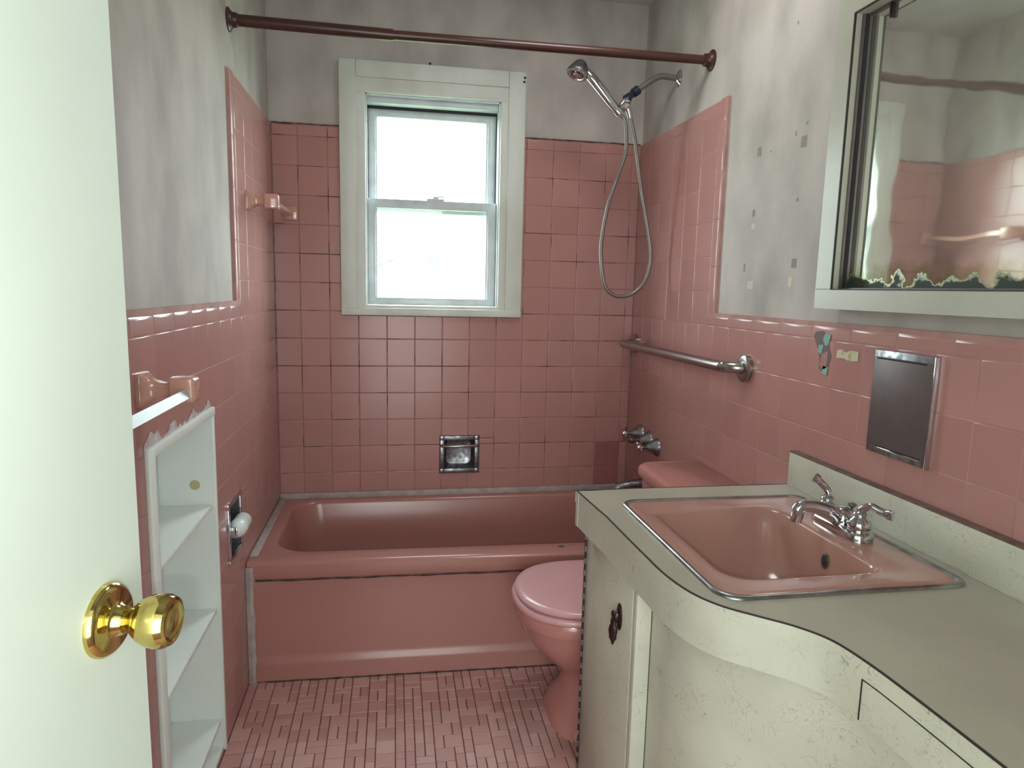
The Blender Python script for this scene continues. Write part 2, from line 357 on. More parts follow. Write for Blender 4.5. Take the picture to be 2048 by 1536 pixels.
# ---------------------------------------------------------------- right wall, with its scars
mb = MB()
mb.box((W+0.010, YF-0.1, 0), (W+0.14, 0.12, CEIL), 0)
mb.box((W-GB*0.5, -0.752, 0), (W+0.012, 0, 1.878), 2); mb.box((W-GB*0.5, YF, 0), (W+0.012, -0.752, 1.214), 2)
gr = sorted({-1.065-0.100*k for k in range(19)}); gr[0] = YF
gru = [-1.065+0.105*k for k in range(0, 11)]; gru = [y for y in gru if y < -0.03] + [0.0]
zl = [0.0, 0.062] + [ZR(k) for k in range(-6, 4)]
for j in range(len(zl)-1):
    g = gr + gru[1:]
    for i in range(len(g)-1): tile(mb, FR, g[i], g[i+1], zl[j], zl[j+1])
y = -0.705; cap = [-0.705]
while y > YF: y -= 0.1425; cap.append(max(y, YF))
for a, b in zip(cap[1:], cap): tile(mb, FR, a, b, ZR(3), 1.218, gap=0.0014, r=(0.003, 0.003, 0.002, 0.020))
gu = [-0.705, -0.60, -0.49, -0.38, -0.27, -0.15, 0.0]; gu = [-0.705, -0.588, -0.471, -0.354, -0.237, -0.12, 0.0]
for j in range(len(zu)-1):
    for i in range(len(gu)-1): tile(mb, FR, gu[i], gu[i+1], zu[j], zu[j+1])
for i in range(len(gu)-1): tile(mb, FR, gu[i], gu[i+1], ZR(9), 1.882, r=(0.002, 0.002, 0.002, 0.009))
zc = [1.218, 1.36, 1.51, 1.66, 1.81, 1.882]
for a, b in zip(zc, zc[1:]): tile(mb, FR, -0.754, -0.705, a, b, r=(0.016, 0.002, 0.002, 0.002))
def blob(cy, cz, pts, mi, x=W+0.0095): mb.quad([(x, cy+a, cz+b) for a, b in pts], mi)
sq = lambda a, b: [(-a, -b), (a, -b*0.9), (a*0.9, b), (-a, b*1.05)]
for cy, cz, a, b, mi in [(-0.943,1.677,.010,.013,4),(-1.158,1.662,.012,.014,4),(-0.936,1.508,.007,.010,4),(-1.005,1.667,.004,.002,4),(-1.166,1.706,.004,.004,4),(-1.12,1.69,.003,.006,4),
                         (-1.157,1.358,.011,.012,4),(-1.146,1.311,.009,.014,6),(-0.945,1.302,.016,.012,5),(-0.905,1.353,.005,.012,4),(-1.15,1.52,.005,.004,4),(-1.09,1.97,.003,.004,4),(-0.94,1.47,.012,.008,5)]:
    blob(cy, cz, sq(a, b), mi)
X = W-0.0012
blob(-1.324, 1.165, [(-.030,.022),(-.020,.014),(.004,.028),(.034,.024),(.040,.012),(.028,-.004),(.018,-.020),(.010,-.042),(.008,-.066),(-.016,-.072),(-.026,-.050),(-.034,-.030),(-.020,-.006),(-.024,.008)], 7, X)
X2 = X-0.0006
blob(-1.334, 1.175, [(-.016,.010),(.004,.014),(.012,-.002),(.002,-.018),(-.010,-.014)], 8, X2)
blob(-1.316, 1.148, [(-.010,.012),(.008,.010),(.010,-.006),(-.004,-.012)], 8, X2)
blob(-1.331, 1.124, [(-.014,.022),(.008,.014),(.014,-.010),(.004,-.024),(-.012,-.018)], 9, X2)
blob(-1.338, 1.098, [(-.012,.010),(.008,.012),(.010,-.006),(-.008,-.010)], 8, X2)
blob(-1.414, 1.1435, [(-.036,.011),(-.010,.012),(.006,.006),(.020,.012),(.037,.009),(.038,-.010),(.012,-.008),(-.004,-.013),(-.037,-.010)], 6, X)
wr = struct(mb.build('wall_right', ['plaster', 'tile', 'grout_pale', 'tile_dark', 'chip', 'chip_light', 'cream', 'greyglue', 'teal', 'tile'], recalc=False)); orient(wr, (0.7, -1.5, 1.2))

# ---------------------------------------------------------------- doorway wall, hall beyond, ceiling, floor
mb = MB()
for c in cells(-0.12, W+0.12, 0, CEIL, [(0.085, 0.865, 0, 2.04)]): mb.box((c[0], YF-0.11, c[2]), (c[1], YF, c[3]))
struct(mb.build('wall_front', 'plaster'))
mb = MB(); mb.box((-0.5, -4.4, 0), (-0.4, YF-0.1, CEIL)); struct(mb.build('wall_hall_left', 'door'))
mb = MB(); mb.box((1.7, -4.4, 0), (1.8, YF-0.1, CEIL)); struct(mb.build('wall_hall_right', 'door'))
mb = MB(); mb.box((-0.5, -4.5, 0), (1.8, -4.4, CEIL)); struct(mb.build('wall_hall_end', 'door'))
mb = MB(); mb.box((-0.5, -4.5, CEIL), (1.8, 0.14, CEIL+0.05)); struct(mb.build('ceiling', 'ceiling'))
mb = MB()
mb.box((-0.5, -4.5, -0.06), (1.8, 0.12, -0.0022), 1)
U = 0.0272; NX = 55; NY = 108; occ = [[False]*NY for _ in range(NX)]
def ft(i, j, w, h):
    x0, x1 = i*U+0.0011, min((i+w)*U-0.0011, W); y1, y0 = -(j*U)-0.0011-0.0, -((j+h)*U)+0.0011
    e = 0.0012; z0, z1 = -0.0022, 0.0; mi = 2 if random.random() < 0.4 else 0
    tz = random.uniform(-0.0002, 0.0002)
    V = [(x0,y0,z0),(x1,y0,z0),(x1,y1,z0),(x0,y1,z0),(x0+e,y0+e,z1+tz),(x1-e,y0+e,z1),(x1-e,y1-e,z1-tz),(x0+e,y1-e,z1)]
    mb.add(V, [(4,5,6,7),(0,1,5,4),(1,2,6,5),(2,3,7,6),(3,0,4,7)], mi)
rf = random.Random(3)
for j in range(20, NY):
    for i in range(NX):
        if occ[i][j]: continue
        opts = []
        m = i % 6
        def free(w, h): return i+w <= NX and j+h <= NY and m+w <= 6 and not any(occ[i+a][j+b] for a in range(w) for b in range(h))
        for w, h, p in ((2,2,.34),(1,2,.40),(2,1,.22),(1,1,.05)):
            if free(w, h): opts.append((p, w, h))
        tot = sum(o[0] for o in opts); x = rf.random()*tot
        for p, w, h in opts:
            x -= p
            if x <= 0: break
        for a in range(w):
            for b in range(h): occ[i+a][j+b] = True
        ft(i, j, w, h)
struct(mb.build('floor', ['ftile', 'fgrout', 'ftile2'], recalc=False))

# ---------------------------------------------------------------- window
mb = MB()
cx0, cx1, cz0, cz1 = 0.253, 0.981, 1.157, 2.128; ix0, ix1, iz1 = 0.352, 0.882, 2.012
def casing(u0, u1, v0, v1, t=0.017): mb.bbox((u0, -t, v0), (u1, 0.02, v1), 0.004)
casing(cx0, 0.316, cz0+0.028, cz1); casing(0.912, cx1, cz0+0.028, cz1); casing(0.316, 0.912, 2.066, cz1)
casing(0.314, ix0, 1.186, iz1+0.001, 0.011); casing(ix1, 0.914, 1.186, iz1+0.001, 0.011); casing(0.314, 0.914, iz1, 2.068, 0.0105)
win = bpy.data.objects.new('window_1', None); COL.objects.link(win); win.location = (0.617, 0, 1.157); bpy.context.view_layer.update(); struct(win)
mb.build('window_frame', 'winpaint', win)
mb = MB(); mb.bbox((cx0, -0.022, cz0), (cx1, 0.02, cz0+0.030), 0.004); mb.bbox((0.345, -0.012, 1.184), (0.889, 0.135, 1.198), 0.003)
mb.build('window_sill', 'winpaint', win)
mb = MB()  # jamb liner
mb.box((0.345, 0.0, 1.19), (0.357, 0.14, 2.02)); mb.box((0.877, 0.0, 1.19), (0.889, 0.14, 2.02)); mb.box((0.345, 0.0, 2.006), (0.889, 0.14, 2.02))
mb.bbox((0.357, 0.020, 1.983), (0.877, 0.10, 2.006), 0.002)
mb.build('jamb_liner', 'vinyl', win)
def sash(name, x0, x1, z0, z1, y0, y1, sl, sr, st, sb):
    mb = MB()
    mb.bbox((x0, y0, z0), (x0+sl, y1, z1), 0.003); mb.bbox((x1-sr, y0, z0), (x1, y1, z1), 0.003)
    mb.bbox((x0+sl-0.002, y0, z1-st), (x1-sr+0.002, y1, z1), 0.003); mb.bbox((x0+sl-0.002, y0, z0), (x1-sr+0.002, y1, z0+sb), 0.003)
    for (a, b, c, d) in ((x0+sl-.001, x0+sl+.006, z0+sb, z1-st), (x1-sr-.006, x1-sr+.001, z0+sb, z1-st)): mb.box((a, y0+0.008, c), (b, y1-0.004, d))
    s = mb.build(name, 'vinyl', win)
    g = MB(); g.box((x0+sl-0.004, (y0+y1)/2+0.004, z0+sb-0.004), (x1-sr+0.004, (y0+y1)/2+0.008, z1-st+0.004)); g.build('glass_pane', 'glass', s)
    return s
su = sash('upper_sash', 0.358, 0.876, 1.574, 1.974, 0.072, 0.100, 0.030, 0.034, 0.030, 0.050)
sl_ = sash('lower_sash', 0.3575, 0.8765, 1.199, 1.622, 0.034, 0.062, 0.030, 0.034, 0.036, 0.030)
mb = MB()
mb.box((0.3568, 0.060, 1.21), (0.3592, 0.071, 1.99)); mb.box((0.8748, 0.060, 1.62), (0.8772, 0.071, 1.99)); mb.box((0.357, 0.064, 1.9725), (0.877, 0.074, 1.9835))
mb.build('sash_gap', 'dark', win)
mb = MB(); mb.bbox((0.592, 0.034, 1.620), (0.662, 0.060, 1.630), 0.003); mb.lathe([(0,0.014),(0.010,0.014),(0.013,0.009)], (0.628, 0.048, 1.628), (0,0,1), 18); mb.bbox((0.628, 0.042, 1.636), (0.664, 0.054, 1.642), 0.002)
mb.build('sash_lock', 'vinyl', win)
mb = MB()
for p in [(0.972, -0.018, 2.09), (0.974, -0.018, 2.106), (0.6, -0.004, 2.135)]: mb.lathe([(0,0.005),(0.004,0.004),(0.006,0.001)], p, (0,-1,0), 10)
mb.build('nail_head', 'nearblack', win)

# ---------------------------------------------------------------- door, standing open on the left
dang = math.atan2(-0.1, 0.995)  # door plane direction from the hinge to the free edge
free = Vector((0.236, -2.15)); ddir = Vector((0.17, 0.985)).normalized(); dn = Vector((ddir.y, -ddir.x))
hinge = free - ddir*0.762
def DP(a, h, z): p = free - ddir*a - dn*h; return (p.x, p.y, z)     # a = distance from free edge, h = depth behind visible face
mb = MB()
bm = bmesh.new(); bmesh.ops.create_cube(bm, size=1)
for v in bm.verts:
    v.co = Vector((0.381 + v.co.x*0.762, 0.0175 + v.co.y*0.035, 1.0075 + v.co.z*1.995))
bmesh.ops.bevel(bm, geom=bm.edges[:], offset=0.0015, segments=2, affect='EDGES')
for v in bm.verts: v.co = Vector(DP(*v.co))
mb.bm(bm, 0, True)
door = bpy.data.objects.new('door_1', None); COL.objects.link(door); door.location = (hinge.x, hinge.y, 0); bpy.context.view_layer.update(); struct(door)
mb.build('door_slab', 'door', door)
KZ = 0.997
kc = Vector(DP(0.057, 0, KZ)); n3 = Vector((dn.x, dn.y, 0))
mb = MB(); mb.lathe([(0,0.0305),(0.003,0.0305),(0.006,0.0288),(0.009,0.025),(0.0095,0.016),(0.012,0.013),(0.018,0.011)], kc, n3, 48)
kn = mb.build('knob_rose', 'brass', door)
mb = MB(); mb.lathe([(0.014,0.0105),(0.018,0.0095),(0.022,0.0098),(0.025,0.0125),(0.031,0.0178),(0.038,0.0210),(0.045,0.0222),(0.051,0.0218),(0.0555,0.0195),(0.0565,0.0165),(0.0548,0.0142),(0.0552,0.009),(0.0557,0.004)], kc, n3, 48)
mb.build('door_knob', 'brass', door)
mb = MB()
for z in (0.25, 1.02, 1.78):
    mb.tube([DP(0.768, -0.004, z-0.045), DP(0.768, -0.004, z+0.045)], 0.006, 12)
mb.build('hinge', 'brass', door)
# casing of the doorway, on the room side
mb = MB()
mb.bbox((0.865, YF-0.11, 0), (0.93, YF+0.016, 2.10), 0.004); mb.bbox((0.02, YF-0.11, 0), (0.084, YF+0.016, 2.10), 0.004); mb.bbox((0.02, YF-0.11, 2.04), (0.93, YF+0.016, 2.10), 0.004)
struct(mb.build('trim_1', 'door'))

# ---------------------------------------------------------------- bathtub
def rrect(x0, x1, y0, y1, z, r, n=8):
    r = r if isinstance(r, (list, tuple)) else [r]*4; out = []
    for (cx, cy, a0, rr) in ((x1-r[0], y1-r[0], 0, r[0]), (x0+r[1], y1-r[1], PI/2, r[1]), (x0+r[2], y0+r[2], PI, r[2]), (x1-r[3], y0+r[3], 3*PI/2, r[3])):
        for k in range(n+1):
            a = a0 + PI/2*k/n; out.append((cx+rr*math.cos(a), cy+rr*math.sin(a), z))
    return out
tub = thing('bathtub', (0.74, -0.34, 0), 'built-in pink enamelled bathtub below the window, behind the toilet', 'bathtub')
TZ = 0.403
def yfront(x): return -0.668 - 0.040*x/W
def sk(ring, t=1.0): return [(x, y + (-0.040*x/W)*t*min(1, max(0, -y/0.6)), z) for x, y, z in ring]
mb = MB()
e = 0.0
rings = [rrect(0.002, W-0.002, -0.668, -0.002, TZ-0.010, 0.004), rrect(0.002, W-0.002, -0.662, -0.002, TZ-0.003, 0.004), rrect(0.002, W-0.002, -0.652, -0.002, TZ, 0.004),
         rrect(0.058, W-0.07, -0.585, -0.040, TZ, [.10,.10,.13,.13]), rrect(0.064, W-0.076, -0.579, -0.046, TZ-0.004, [.10,.10,.13,.13]), rrect(0.070, W-0.08, -0.574, -0.052, TZ-0.016, [.10,.10,.125,.125]),
         rrect(0.090, W-0.09, -0.562, -0.062, 0.25, [.10,.10,.12,.12]), rrect(0.13, W-0.11, -0.545, -0.075, 0.14, [.10,.10,.12,.12]), rrect(0.17, W-0.14, -0.51, -0.105, 0.105, [.09,.09,.11,.11]), rrect(0.26, W-0.22, -0.43, -0.19, 0.100, 0.08)]
mb.loft([sk(r) for r in rings], cap1=True)
# apron: rolled rim, recessed panel, kick at the floor
prof = [(-0.668, TZ-0.010), (-0.670, TZ-0.03), (-0.669, 0.352), (-0.665, 0.346), (-0.655, 0.343), (-0.6535, 0.335), (-0.656, 0.30), (-0.658, 0.09), (-0.660, 0.075), (-0.667, 0.064), (-0.668, 0.055), (-0.670, 0.004)]
xs = [0.002 + (W-0.004)*k/30 for k in range(31)]
V = []; Fc = []
for x in xs:
    for y, z in prof:
        d = min(1.0, max(0.0, (x-0.03)/0.04), max(0.0, (W-x-0.03)/0.04))
        yy = -0.668 + (y+0.668)*(1 if z > 0.34 else max(d, 0.15))
        V.append((x, yy - 0.040*x/W, z))
n = len(prof)
for i in range(len(xs)-1):
    for j in range(n-1): Fc.append((i*n+j, (i+1)*n+j, (i+1)*n+j+1, i*n+j+1))
mb.add(V, Fc, 0, True)
mb.build('tub_body', 'tub', tub, sharp=60)
mb = MB(); mb.bbox((0.0, -0.020, TZ-0.001), (W-0.001, -0.0015, 0.426), 0.004); 
mb.bbox((0.0015, -0.615, TZ-0.001), (0.028, -0.016, TZ+0.006), 0.003)
mb.build('caulk_seam', 'caulk', tub)
mb = MB()
pts = [Vector((0, 0, 0.001 + (TZ-0.012)*k/30)) for k in range(31)]
ns = len(pts); V = []
for i, p in enumerate(pts):
    z = p.z; wv = 0.024 + 0.005*noise.noise(Vector((z*25, 0.3, 0.7))); V += [(0.001, -0.6735, z), (wv*0.6, -0.6765-0.002*(z < 0.08), z), (wv, -0.6705, z)]
mb.add(V, [(3*i+a, 3*i+a+1, 3*i+a+4, 3*i+a+3) for i in range(ns-1) for a in (0, 1)], 0, True)
mb.build('caulk_smear', 'caulk', tub)
mb = MB(); mb.tube([(x, yfront(x)-0.0025, 0.0015+0.0008*math.sin(x*47)) for x in [0.06 + 1.3*k/60 for k in range(61)]], [0.0028+0.0012*math.sin(k*2.1) for k in range(61)], 8)
mb.build('floor_joint', 'nearblack', tub)
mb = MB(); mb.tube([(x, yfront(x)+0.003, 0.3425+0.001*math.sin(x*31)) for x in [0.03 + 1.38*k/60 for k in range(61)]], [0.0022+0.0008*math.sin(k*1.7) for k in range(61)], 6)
mb.build('rim_crease', 'nearblack', tub)  # mottled near-black line of uneven width below the rolled rim
mb = MB(); mb.quad([(1.012, -0.640, TZ+0.0006), (1.025, -0.652, TZ+0.0006), (1.04, -0.641, TZ+0.0006), (1.027, -0.630, TZ+0.0006)])
mb.build('enamel_chip', 'nearblack', tub)
mb = MB(); mb.lathe([(0,0.034),(0.004,0.033),(0.007,0.026),(0.008,0.005)], (W-0.093, -0.30, 0.30), (-1,0,0.12), 24); mb.build('overflow_plate', 'chrome', tub)
mb = MB(); mb.lathe([(0,0.03),(0.004,0.027),(0.003,0.018)], (W-0.30, -0.31, 0.1), (0,0,1), 24); mb.build('drain', 'chrome', tub)

# ---------------------------------------------------------------- soap dish in the back wall
sd = thing('soap_dish', (0.733, 0, 0.574), 'recessed chrome soap dish with a grab rail in the pink wall above the tub', 'soap dish')
mb = MB()
for c in cells(0.651, 0.815, 0.494, 0.654, [(0.668, 0.798, 0.512, 0.636)]): mb.bbox((c[0]-0.0005, -0.0065, c[2]-0.0005), (c[1]+0.0005, 0.0015, c[3]+0.0005), 0.002)
mb.build('rim', 'chrome_dull', sd)
mb = MB()
ri = [rrect(0.667, 0.799, 0.511, 0.637, 0, 0.006, 3), rrect(0.672, 0.794, 0.515, 0.633, 0.02, 0.012, 3), rrect(0.680, 0.786, 0.522, 0.626, 0.045, 0.02, 3), rrect(0.70, 0.77, 0.54, 0.61, 0.050, 0.02, 3)]
mb.loft([[(x, z-0.002, y) for x, y, z in r] for r in ri], cap1=True); mb.build('dish_bowl', 'chrome_dull', sd)
mb = MB(); mb.tube([(0.656, -0.004, 0.614), (0.657, -0.022, 0.614), (0.664, -0.026, 0.614), (0.733, -0.027, 0.614), (0.803, -0.026, 0.614), (0.810, -0.022, 0.614), (0.811, -0.004, 0.614)], 0.0058, 12)
mb.build('grab_rail', 'steel', sd)
mb = MB()
for a, b in (((0.648, .002, 0.492), (0.818, .002, 0.656)),):
    for c in cells(a[0], b[0], a[2], b[2], [(0.652, 0.814, 0.495, 0.653)]): mb.box((c[0], -0.0014, c[2]), (c[1], 0.001, c[3]))
mb.build('dark_joint', 'nearblack', sd)

# ---------------------------------------------------------------- shower curtain rod
rod = thing('shower_curtain_rod', (0.0, -0.60, 2.027), 'brown telescoping shower curtain rod spanning the room above the tub', 'curtain rod')
mb = MB(); mb.tube([(0.006, -0.60, 2.027), (0.46, -0.60, 2.023)], 0.0165, 24); mb.build('outer_tube', 'brown', rod)
mb = MB(); mb.tube([(0.44, -0.60, 2.023), (W-0.008, -0.60, 2.030)], 0.0140, 24); mb.build('inner_tube', 'brown', rod)
for x, d, z in ((-0.010, 1, 2.027), (W+0.010, -1, 2.030)):
    mb = MB(); mb.lathe([(0,0.033),(0.004,0.033),(0.008,0.026),(0.014,0.021),(0.026,0.0195),(0.028,0.017)], (x, -0.60, z), (d,0,0), 28); mb.build('flange', 'darkbrown', rod)

# ---------------------------------------------------------------- hand shower
YS = -0.34
sh = thing('hand_shower', (W, YS, 2.048), 'chrome hand shower on a wall arm with a long looping grey hose', 'shower')
mb = MB(); mb.lathe([(0,0.030),(0.003,0.030),(0.007,0.025),(0.013,0.016),(0.015,0.011)], (W+0.010, YS, 2.048), (-1,0,0), 30); mb.build('arm_flange', 'chrome', sh)
mb = MB(); mb.tube(catmull([(W+0.006, YS, 2.048), (1.43, YS, 2.052), (1.405, YS, 2.048), (1.37, YS, 2.027), (1.325, YS, 1.993), (1.312, YS, 1.984)], 6), 0.0105, 18); mb.build('shower_arm', 'hose', sh)
mb = MB(); mb.tube([(1.332, YS, 1.999), (1.314, YS, 1.985)], 0.0165, 20); mb.tube([(1.316, YS, 1.987), (1.298, YS, 1.972), (1.292, YS, 1.966), (1.286, YS, 1.95)], [0.011, 0.014, 0.018, 0.012], 20); mb.build('swivel_nut', 'blackplastic', sh)
mb = MB(); mb.bbox((-0.017,-0.017,-0.02), (0.017,0.017,0.02), 0.007, M4=Matrix.Translation((1.283, YS, 1.944)) @ Matrix.Rotation(R(35), 4, 'Y'), seg=3)
mb.tube([(1.290, YS, 1.942), (1.300, YS, 1.920), (1.306, YS, 1.898)], [0.013, 0.0115, 0.009], 16)
mb.tube([(1.284, YS-0.004, 1.946), (1.262, YS-0.006, 1.928)], 0.014, 14)
mb.build('bracket', 'chrome', sh)
hd = Vector((1.124-1.252, 0, 2.035-1.922)).normalized()
mb = MB(); p0 = Vector((1.262, YS-0.010, 1.910))
mb.tube([p0, p0+hd*0.012, p0+hd*0.016], 0.0185, 18)
P = catmull([p0, Vector((1.225, YS-0.012, 1.945)), Vector((1.185, YS-0.013, 1.988)), Vector((1.150, YS-0.012, 2.024)), Vector((1.128, YS-0.008, 2.046))], 5)
mb.tube(P, [0.0125+0.006*math.sin(PI*min(1, i/(len(P)-1)*0.9)) for i in range(len(P))], 20); mb.build('handle', 'chrome', sh)
fn = Vector((-0.34, -0.13, -0.93)).normalized(); hc = Vector((1.100, YS-0.010, 2.030))
mb = MB(); mb.lathe([(0.0,0.039),(-0.004,0.041),(-0.012,0.039),(-0.026,0.032),(-0.040,0.025),(-0.050,0.016),(-0.055,0.003)], hc, fn, 30); hdh = mb.build('shower_head', 'chrome_dull', sh)
mb = MB(); mb.lathe([(0,0.038),(0.003,0.036),(0.0035,0.028),(0.002,0.026),(0.002,0.012),(0.004,0.010),(0.004,0.001)], hc, fn, 30); f = mb.build('spray_face', 'chrome', hdh)
mb = MB(); ux = fn.orthogonal().normalized(); wx = fn.cross(ux)
for k in range(14):
    a = 2*PI*k/14; p = hc + (ux*math.cos(a)+wx*math.sin(a))*0.0195 + fn*0.002; mb.lathe([(0,0.0022),(0.003,0.0018)], p, fn, 8)
mb.build('spray_nozzles', 'blackplastic', hdh)
hp = [(1.266, YS-0.010, 1.905), (1.286, YS-0.008, 1.880), (1.296, YS, 1.787), (1.274, YS+0.01, 1.700), (1.240, YS, 1.600), (1.222, YS, 1.500), (1.217, YS, 1.410), (1.236, YS, 1.300), (1.272, YS, 1.262), (1.308, YS, 1.257), (1.350, YS, 1.270), (1.393, YS, 1.315), (1.411, YS, 1.380), (1.409, YS, 1.440), (1.388, YS, 1.540), (1.366, YS, 1.630), (1.345, YS, 1.740), (1.325, YS, 1.840), (1.306, YS, 1.903)]
P = catmull(hp, 14); P2 = []
mb = MB(); mb.tube(P, [0.0072 if i % 2 else 0.0066 for i in range(len(P))], 12); mb.build('hose', 'hose', sh)

# ---------------------------------------------------------------- tub valves and spout
for (yy, zz, lab, nm, hand) in ((-0.345, 0.673, 'nearest flared chrome tub valve with cross handle on the right wall', 'tub_valve', True),
                            (-0.262, 0.683, 'middle flared chrome tub valve, between the other two', 'tub_valve', False),
                            (-0.165, 0.690, 'farthest chrome tub valve with cross handle, nearest the back wall', 'tub_valve', True)):
    t = thing(nm, (W, yy, zz), lab, 'tap', 'flared valves over the tub spout')
    mb = MB(); mb.lathe([(0,0.036),(0.002,0.036),(0.010,0.031),(0.024,0.022),(0.038,0.014),(0.044,0.010)], (W+0.001, yy, zz), (-1,0,0), 28); mb.build('escutcheon', 'chrome_dull', t)
    mb = MB(); mb.tube([(W-0.04, yy, zz), (W-0.072, yy, zz)], 0.0075, 14); s_ = mb.build('stem', 'chrome_dull', t)
    mb = MB(); hx = W-0.070 if hand else W-0.062
    if hand:
        for a in (0.35, 0.35+PI/2, 0.35+PI, 0.35+1.5*PI):
            d = Vector((0, math.cos(a), math.sin(a))); c = Vector((hx, yy, zz))
            mb.tube([c, c+d*0.014, c+d*0.024, c+d*0.030, c+d*0.032], [0.0065, 0.0048, 0.0062, 0.007, 0.003], 12)
        mb.lathe([(0.008,0.010),(-0.006,0.011),(-0.012,0.008),(-0.014,0.002)], (hx, yy, zz), (1,0,0), 18)
        mb.build('cross_handle', 'chrome', t)
    else:
        mb.lathe([(0,0.010),(0.010,0.013),(0.024,0.011),(0.028,0.004)], (hx, yy, zz), (-1,0,0), 18); mb.build('diverter_knob', 'chrome_dull', t)
sp = thing('tub_spout', (W, -0.30, 0.512), 'chrome tub spout on the right wall just above the tub', 'spout')
mb = MB(); mb.tube([(W+0.001, -0.30, 0.512), (W-0.02, -0.30, 0.513), (W-0.09, -0.30, 0.508), (W-0.140, -0.30, 0.499), (W-0.152, -0.30, 0.492)], [0.026, 0.0235, 0.019, 0.016, 0.010], 20); mb.build('spout_body', 'chrome_dull', sp)
mb = MB(); mb.lathe([(0,0.004),(0.012,0.004),(0.013,0.0075),(0.022,0.0075),(0.024,0.003)], (W-0.03, -0.305, 0.53), (0,-0.2,1), 14); mb.build('diverter_pull', 'chrome', sp)

# ---------------------------------------------------------------- grab bar
gb = thing('grab_bar', (W, -0.52, 1.06), 'brushed steel grab bar on the right wall above the toilet', 'grab bar')
bz0, bz1 = 1.056, 1.061; bx = W-0.056
mb = MB(); mb.tube(catmull([(W-0.004, -0.052, bz0), (bx+0.018, -0.054, bz0), (bx+0.004, -0.066, bz0), (bx, -0.095, bz0), (bx, -0.5, 1.0585), (bx, -0.885, bz1), (bx+0.006, -0.935, bz1), (bx+0.025, -0.962, bz1), (W-0.004, -0.973, bz1)], 7), 0.0172, 22); mb.build('bar', 'steel', gb)
for yy, zz in ((-0.052, bz0), (-0.975, bz1)):
    mb = MB(); mb.lathe([(0,0.040),(0.010,0.040),(0.013,0.037),(0.015,0.030),(0.015,0.018)], (W-0.0005, yy, zz), (-1,0,0), 36); mb.build('flange', 'steel', gb)

# ---------------------------------------------------------------- towel bars on the left wall
def bar_post(parent, y, z, name='post'):
    mb = MB()
    def ring(x, hy, hz, rr): return [(x, y+a, z+b) for a, b, _ in rrect(-hy, hy, -hz, hz, 0, rr, 4)]
    mb.loft([ring(0.0, .029, .031, .004), ring(0.006, .029, .031, .006), ring(0.010, .027, .029, .008), ring(0.016, .022, .023, .009), ring(0.024, .018, .017, .008), ring(0.036, .0165, .0135, .006), ring(0.050, .0165, .013, .005),
             ring(0.054, .019, .017, .005), ring(0.056, .0215, .0235, .005), ring(0.092, .0215, .0235, .005), ring(0.096, .0195, .0215, .005), ring(0.098, .015, .017, .004)], cap0=True, cap1=True)
    return mb.build(name, 'ceramic', parent, sharp=50)
tb = thing('towel_bar', (0, -1.45, 1.08), 'silvery square towel bar on a pink ceramic post, beside the open door', 'towel bar')
bar_post(tb, -1.452, 1.076); bar_post(tb, -2.06, 1.076)
mb = MB(); mb.tube([(0.080, -2.05, 1.067), (0.080, -1.468, 1.067)], 0.0125, 4, sq=PI/4*0.35); mb.build('bar', 'lucite', tb)
tb2 = thing('towel_bar', (0, -0.45, 1.54), 'pink ceramic towel bar with short rod high in the far left corner over the tub', 'towel bar')
bar_post(tb2, -0.462, 1.535)
mb = MB(); mb.tube([(0.072, -0.445, 1.534), (0.066, -0.010, 1.544)], 0.0125, 4, sq=PI/4*0.6); mb.build('rod', 'ceramic', tb2)
mb = MB(); mb.bbox((0.040, -0.012, 1.520), (0.092, -0.0006, 1.572), 0.004); mb.build('end_plate', 'ceramic', tb2)

# ---------------------------------------------------------------- shelf niche in the left wall
ni = thing('wall_niche', (0, -1.21, 0), 'tall white painted recessed shelf niche in the left wall beside the door knob', 'shelf')
a0, a1, c0, c1 = NICHE
mb = MB()
mb.box((-0.137, a0, c0), (-0.132, a1, c1)); mb.box((-0.135, a0, c0), (-0.001, a0+0.008, c1)); mb.box((-0.135, a1-0.008, c0), (-0.001, a1, c1))
mb.box((-0.135, a0, c1-0.008), (-0.001, a1, c1)); mb.box((-0.135, a0, c0), (-0.001, a1, c0+0.008))
mb.build('niche_box', 'whitepaint', ni)
mb = MB()
mb.bbox((-0.002, a0-0.014, 0.006), (0.010, a0+0.016, c1+0.010), 0.003); mb.bbox((-0.002, a1-0.008, 0.006), (0.006, a1+0.005, c1+0.010), 0.002); mb.bbox((-0.002, a0-0.012, c1-0.012), (0.009, a1+0.004, c1+0.010), 0.003)
mb.build('face_frame', 'whitepaint', ni)
for z in (0.704, 0.418, 0.100):
    mb = MB(); mb.bbox((-0.134, a0+0.006, z-0.012), (-0.004, a1-0.006, z), 0.0015); mb.build('shelf', 'whitepaint', ni)
mb = MB()  # smeared filler above the frame
pts = []; N = 60
lo = [(a0-0.02+(a1-a0+0.01)*k/N, c1+0.009) for k in range(N+1)]
hi = [(y + random.uniform(-.004, .004), c1+0.024+0.030*noise.noise(Vector((y*17, 1.3, 0)))+0.014*noise.noise(Vector((y*60, 4.3, 0)))) for k, (y, _) in enumerate(lo)]
V = [(0.0012, y, z) for y, z in lo] + [(0.0008, y, z) for y, z in hi]
mb.add(V, [(k, k+1, N+2+k, N+1+k) for k in range(N)], 0, True); mb.build('filler_smear', 'smear', ni)
mb = MB(); mb.lathe([(0,0.013),(0.0006,0.0125)], (-0.045, a1-0.0085, 0.757), (0,-1,0), 24); mb.lathe([(0,0.0055),(0.001,0.005)], (-0.045, a1-0.0088, 0.757), (0,-1,0), 16)
mb.build('round_stain', 'stain', ni)

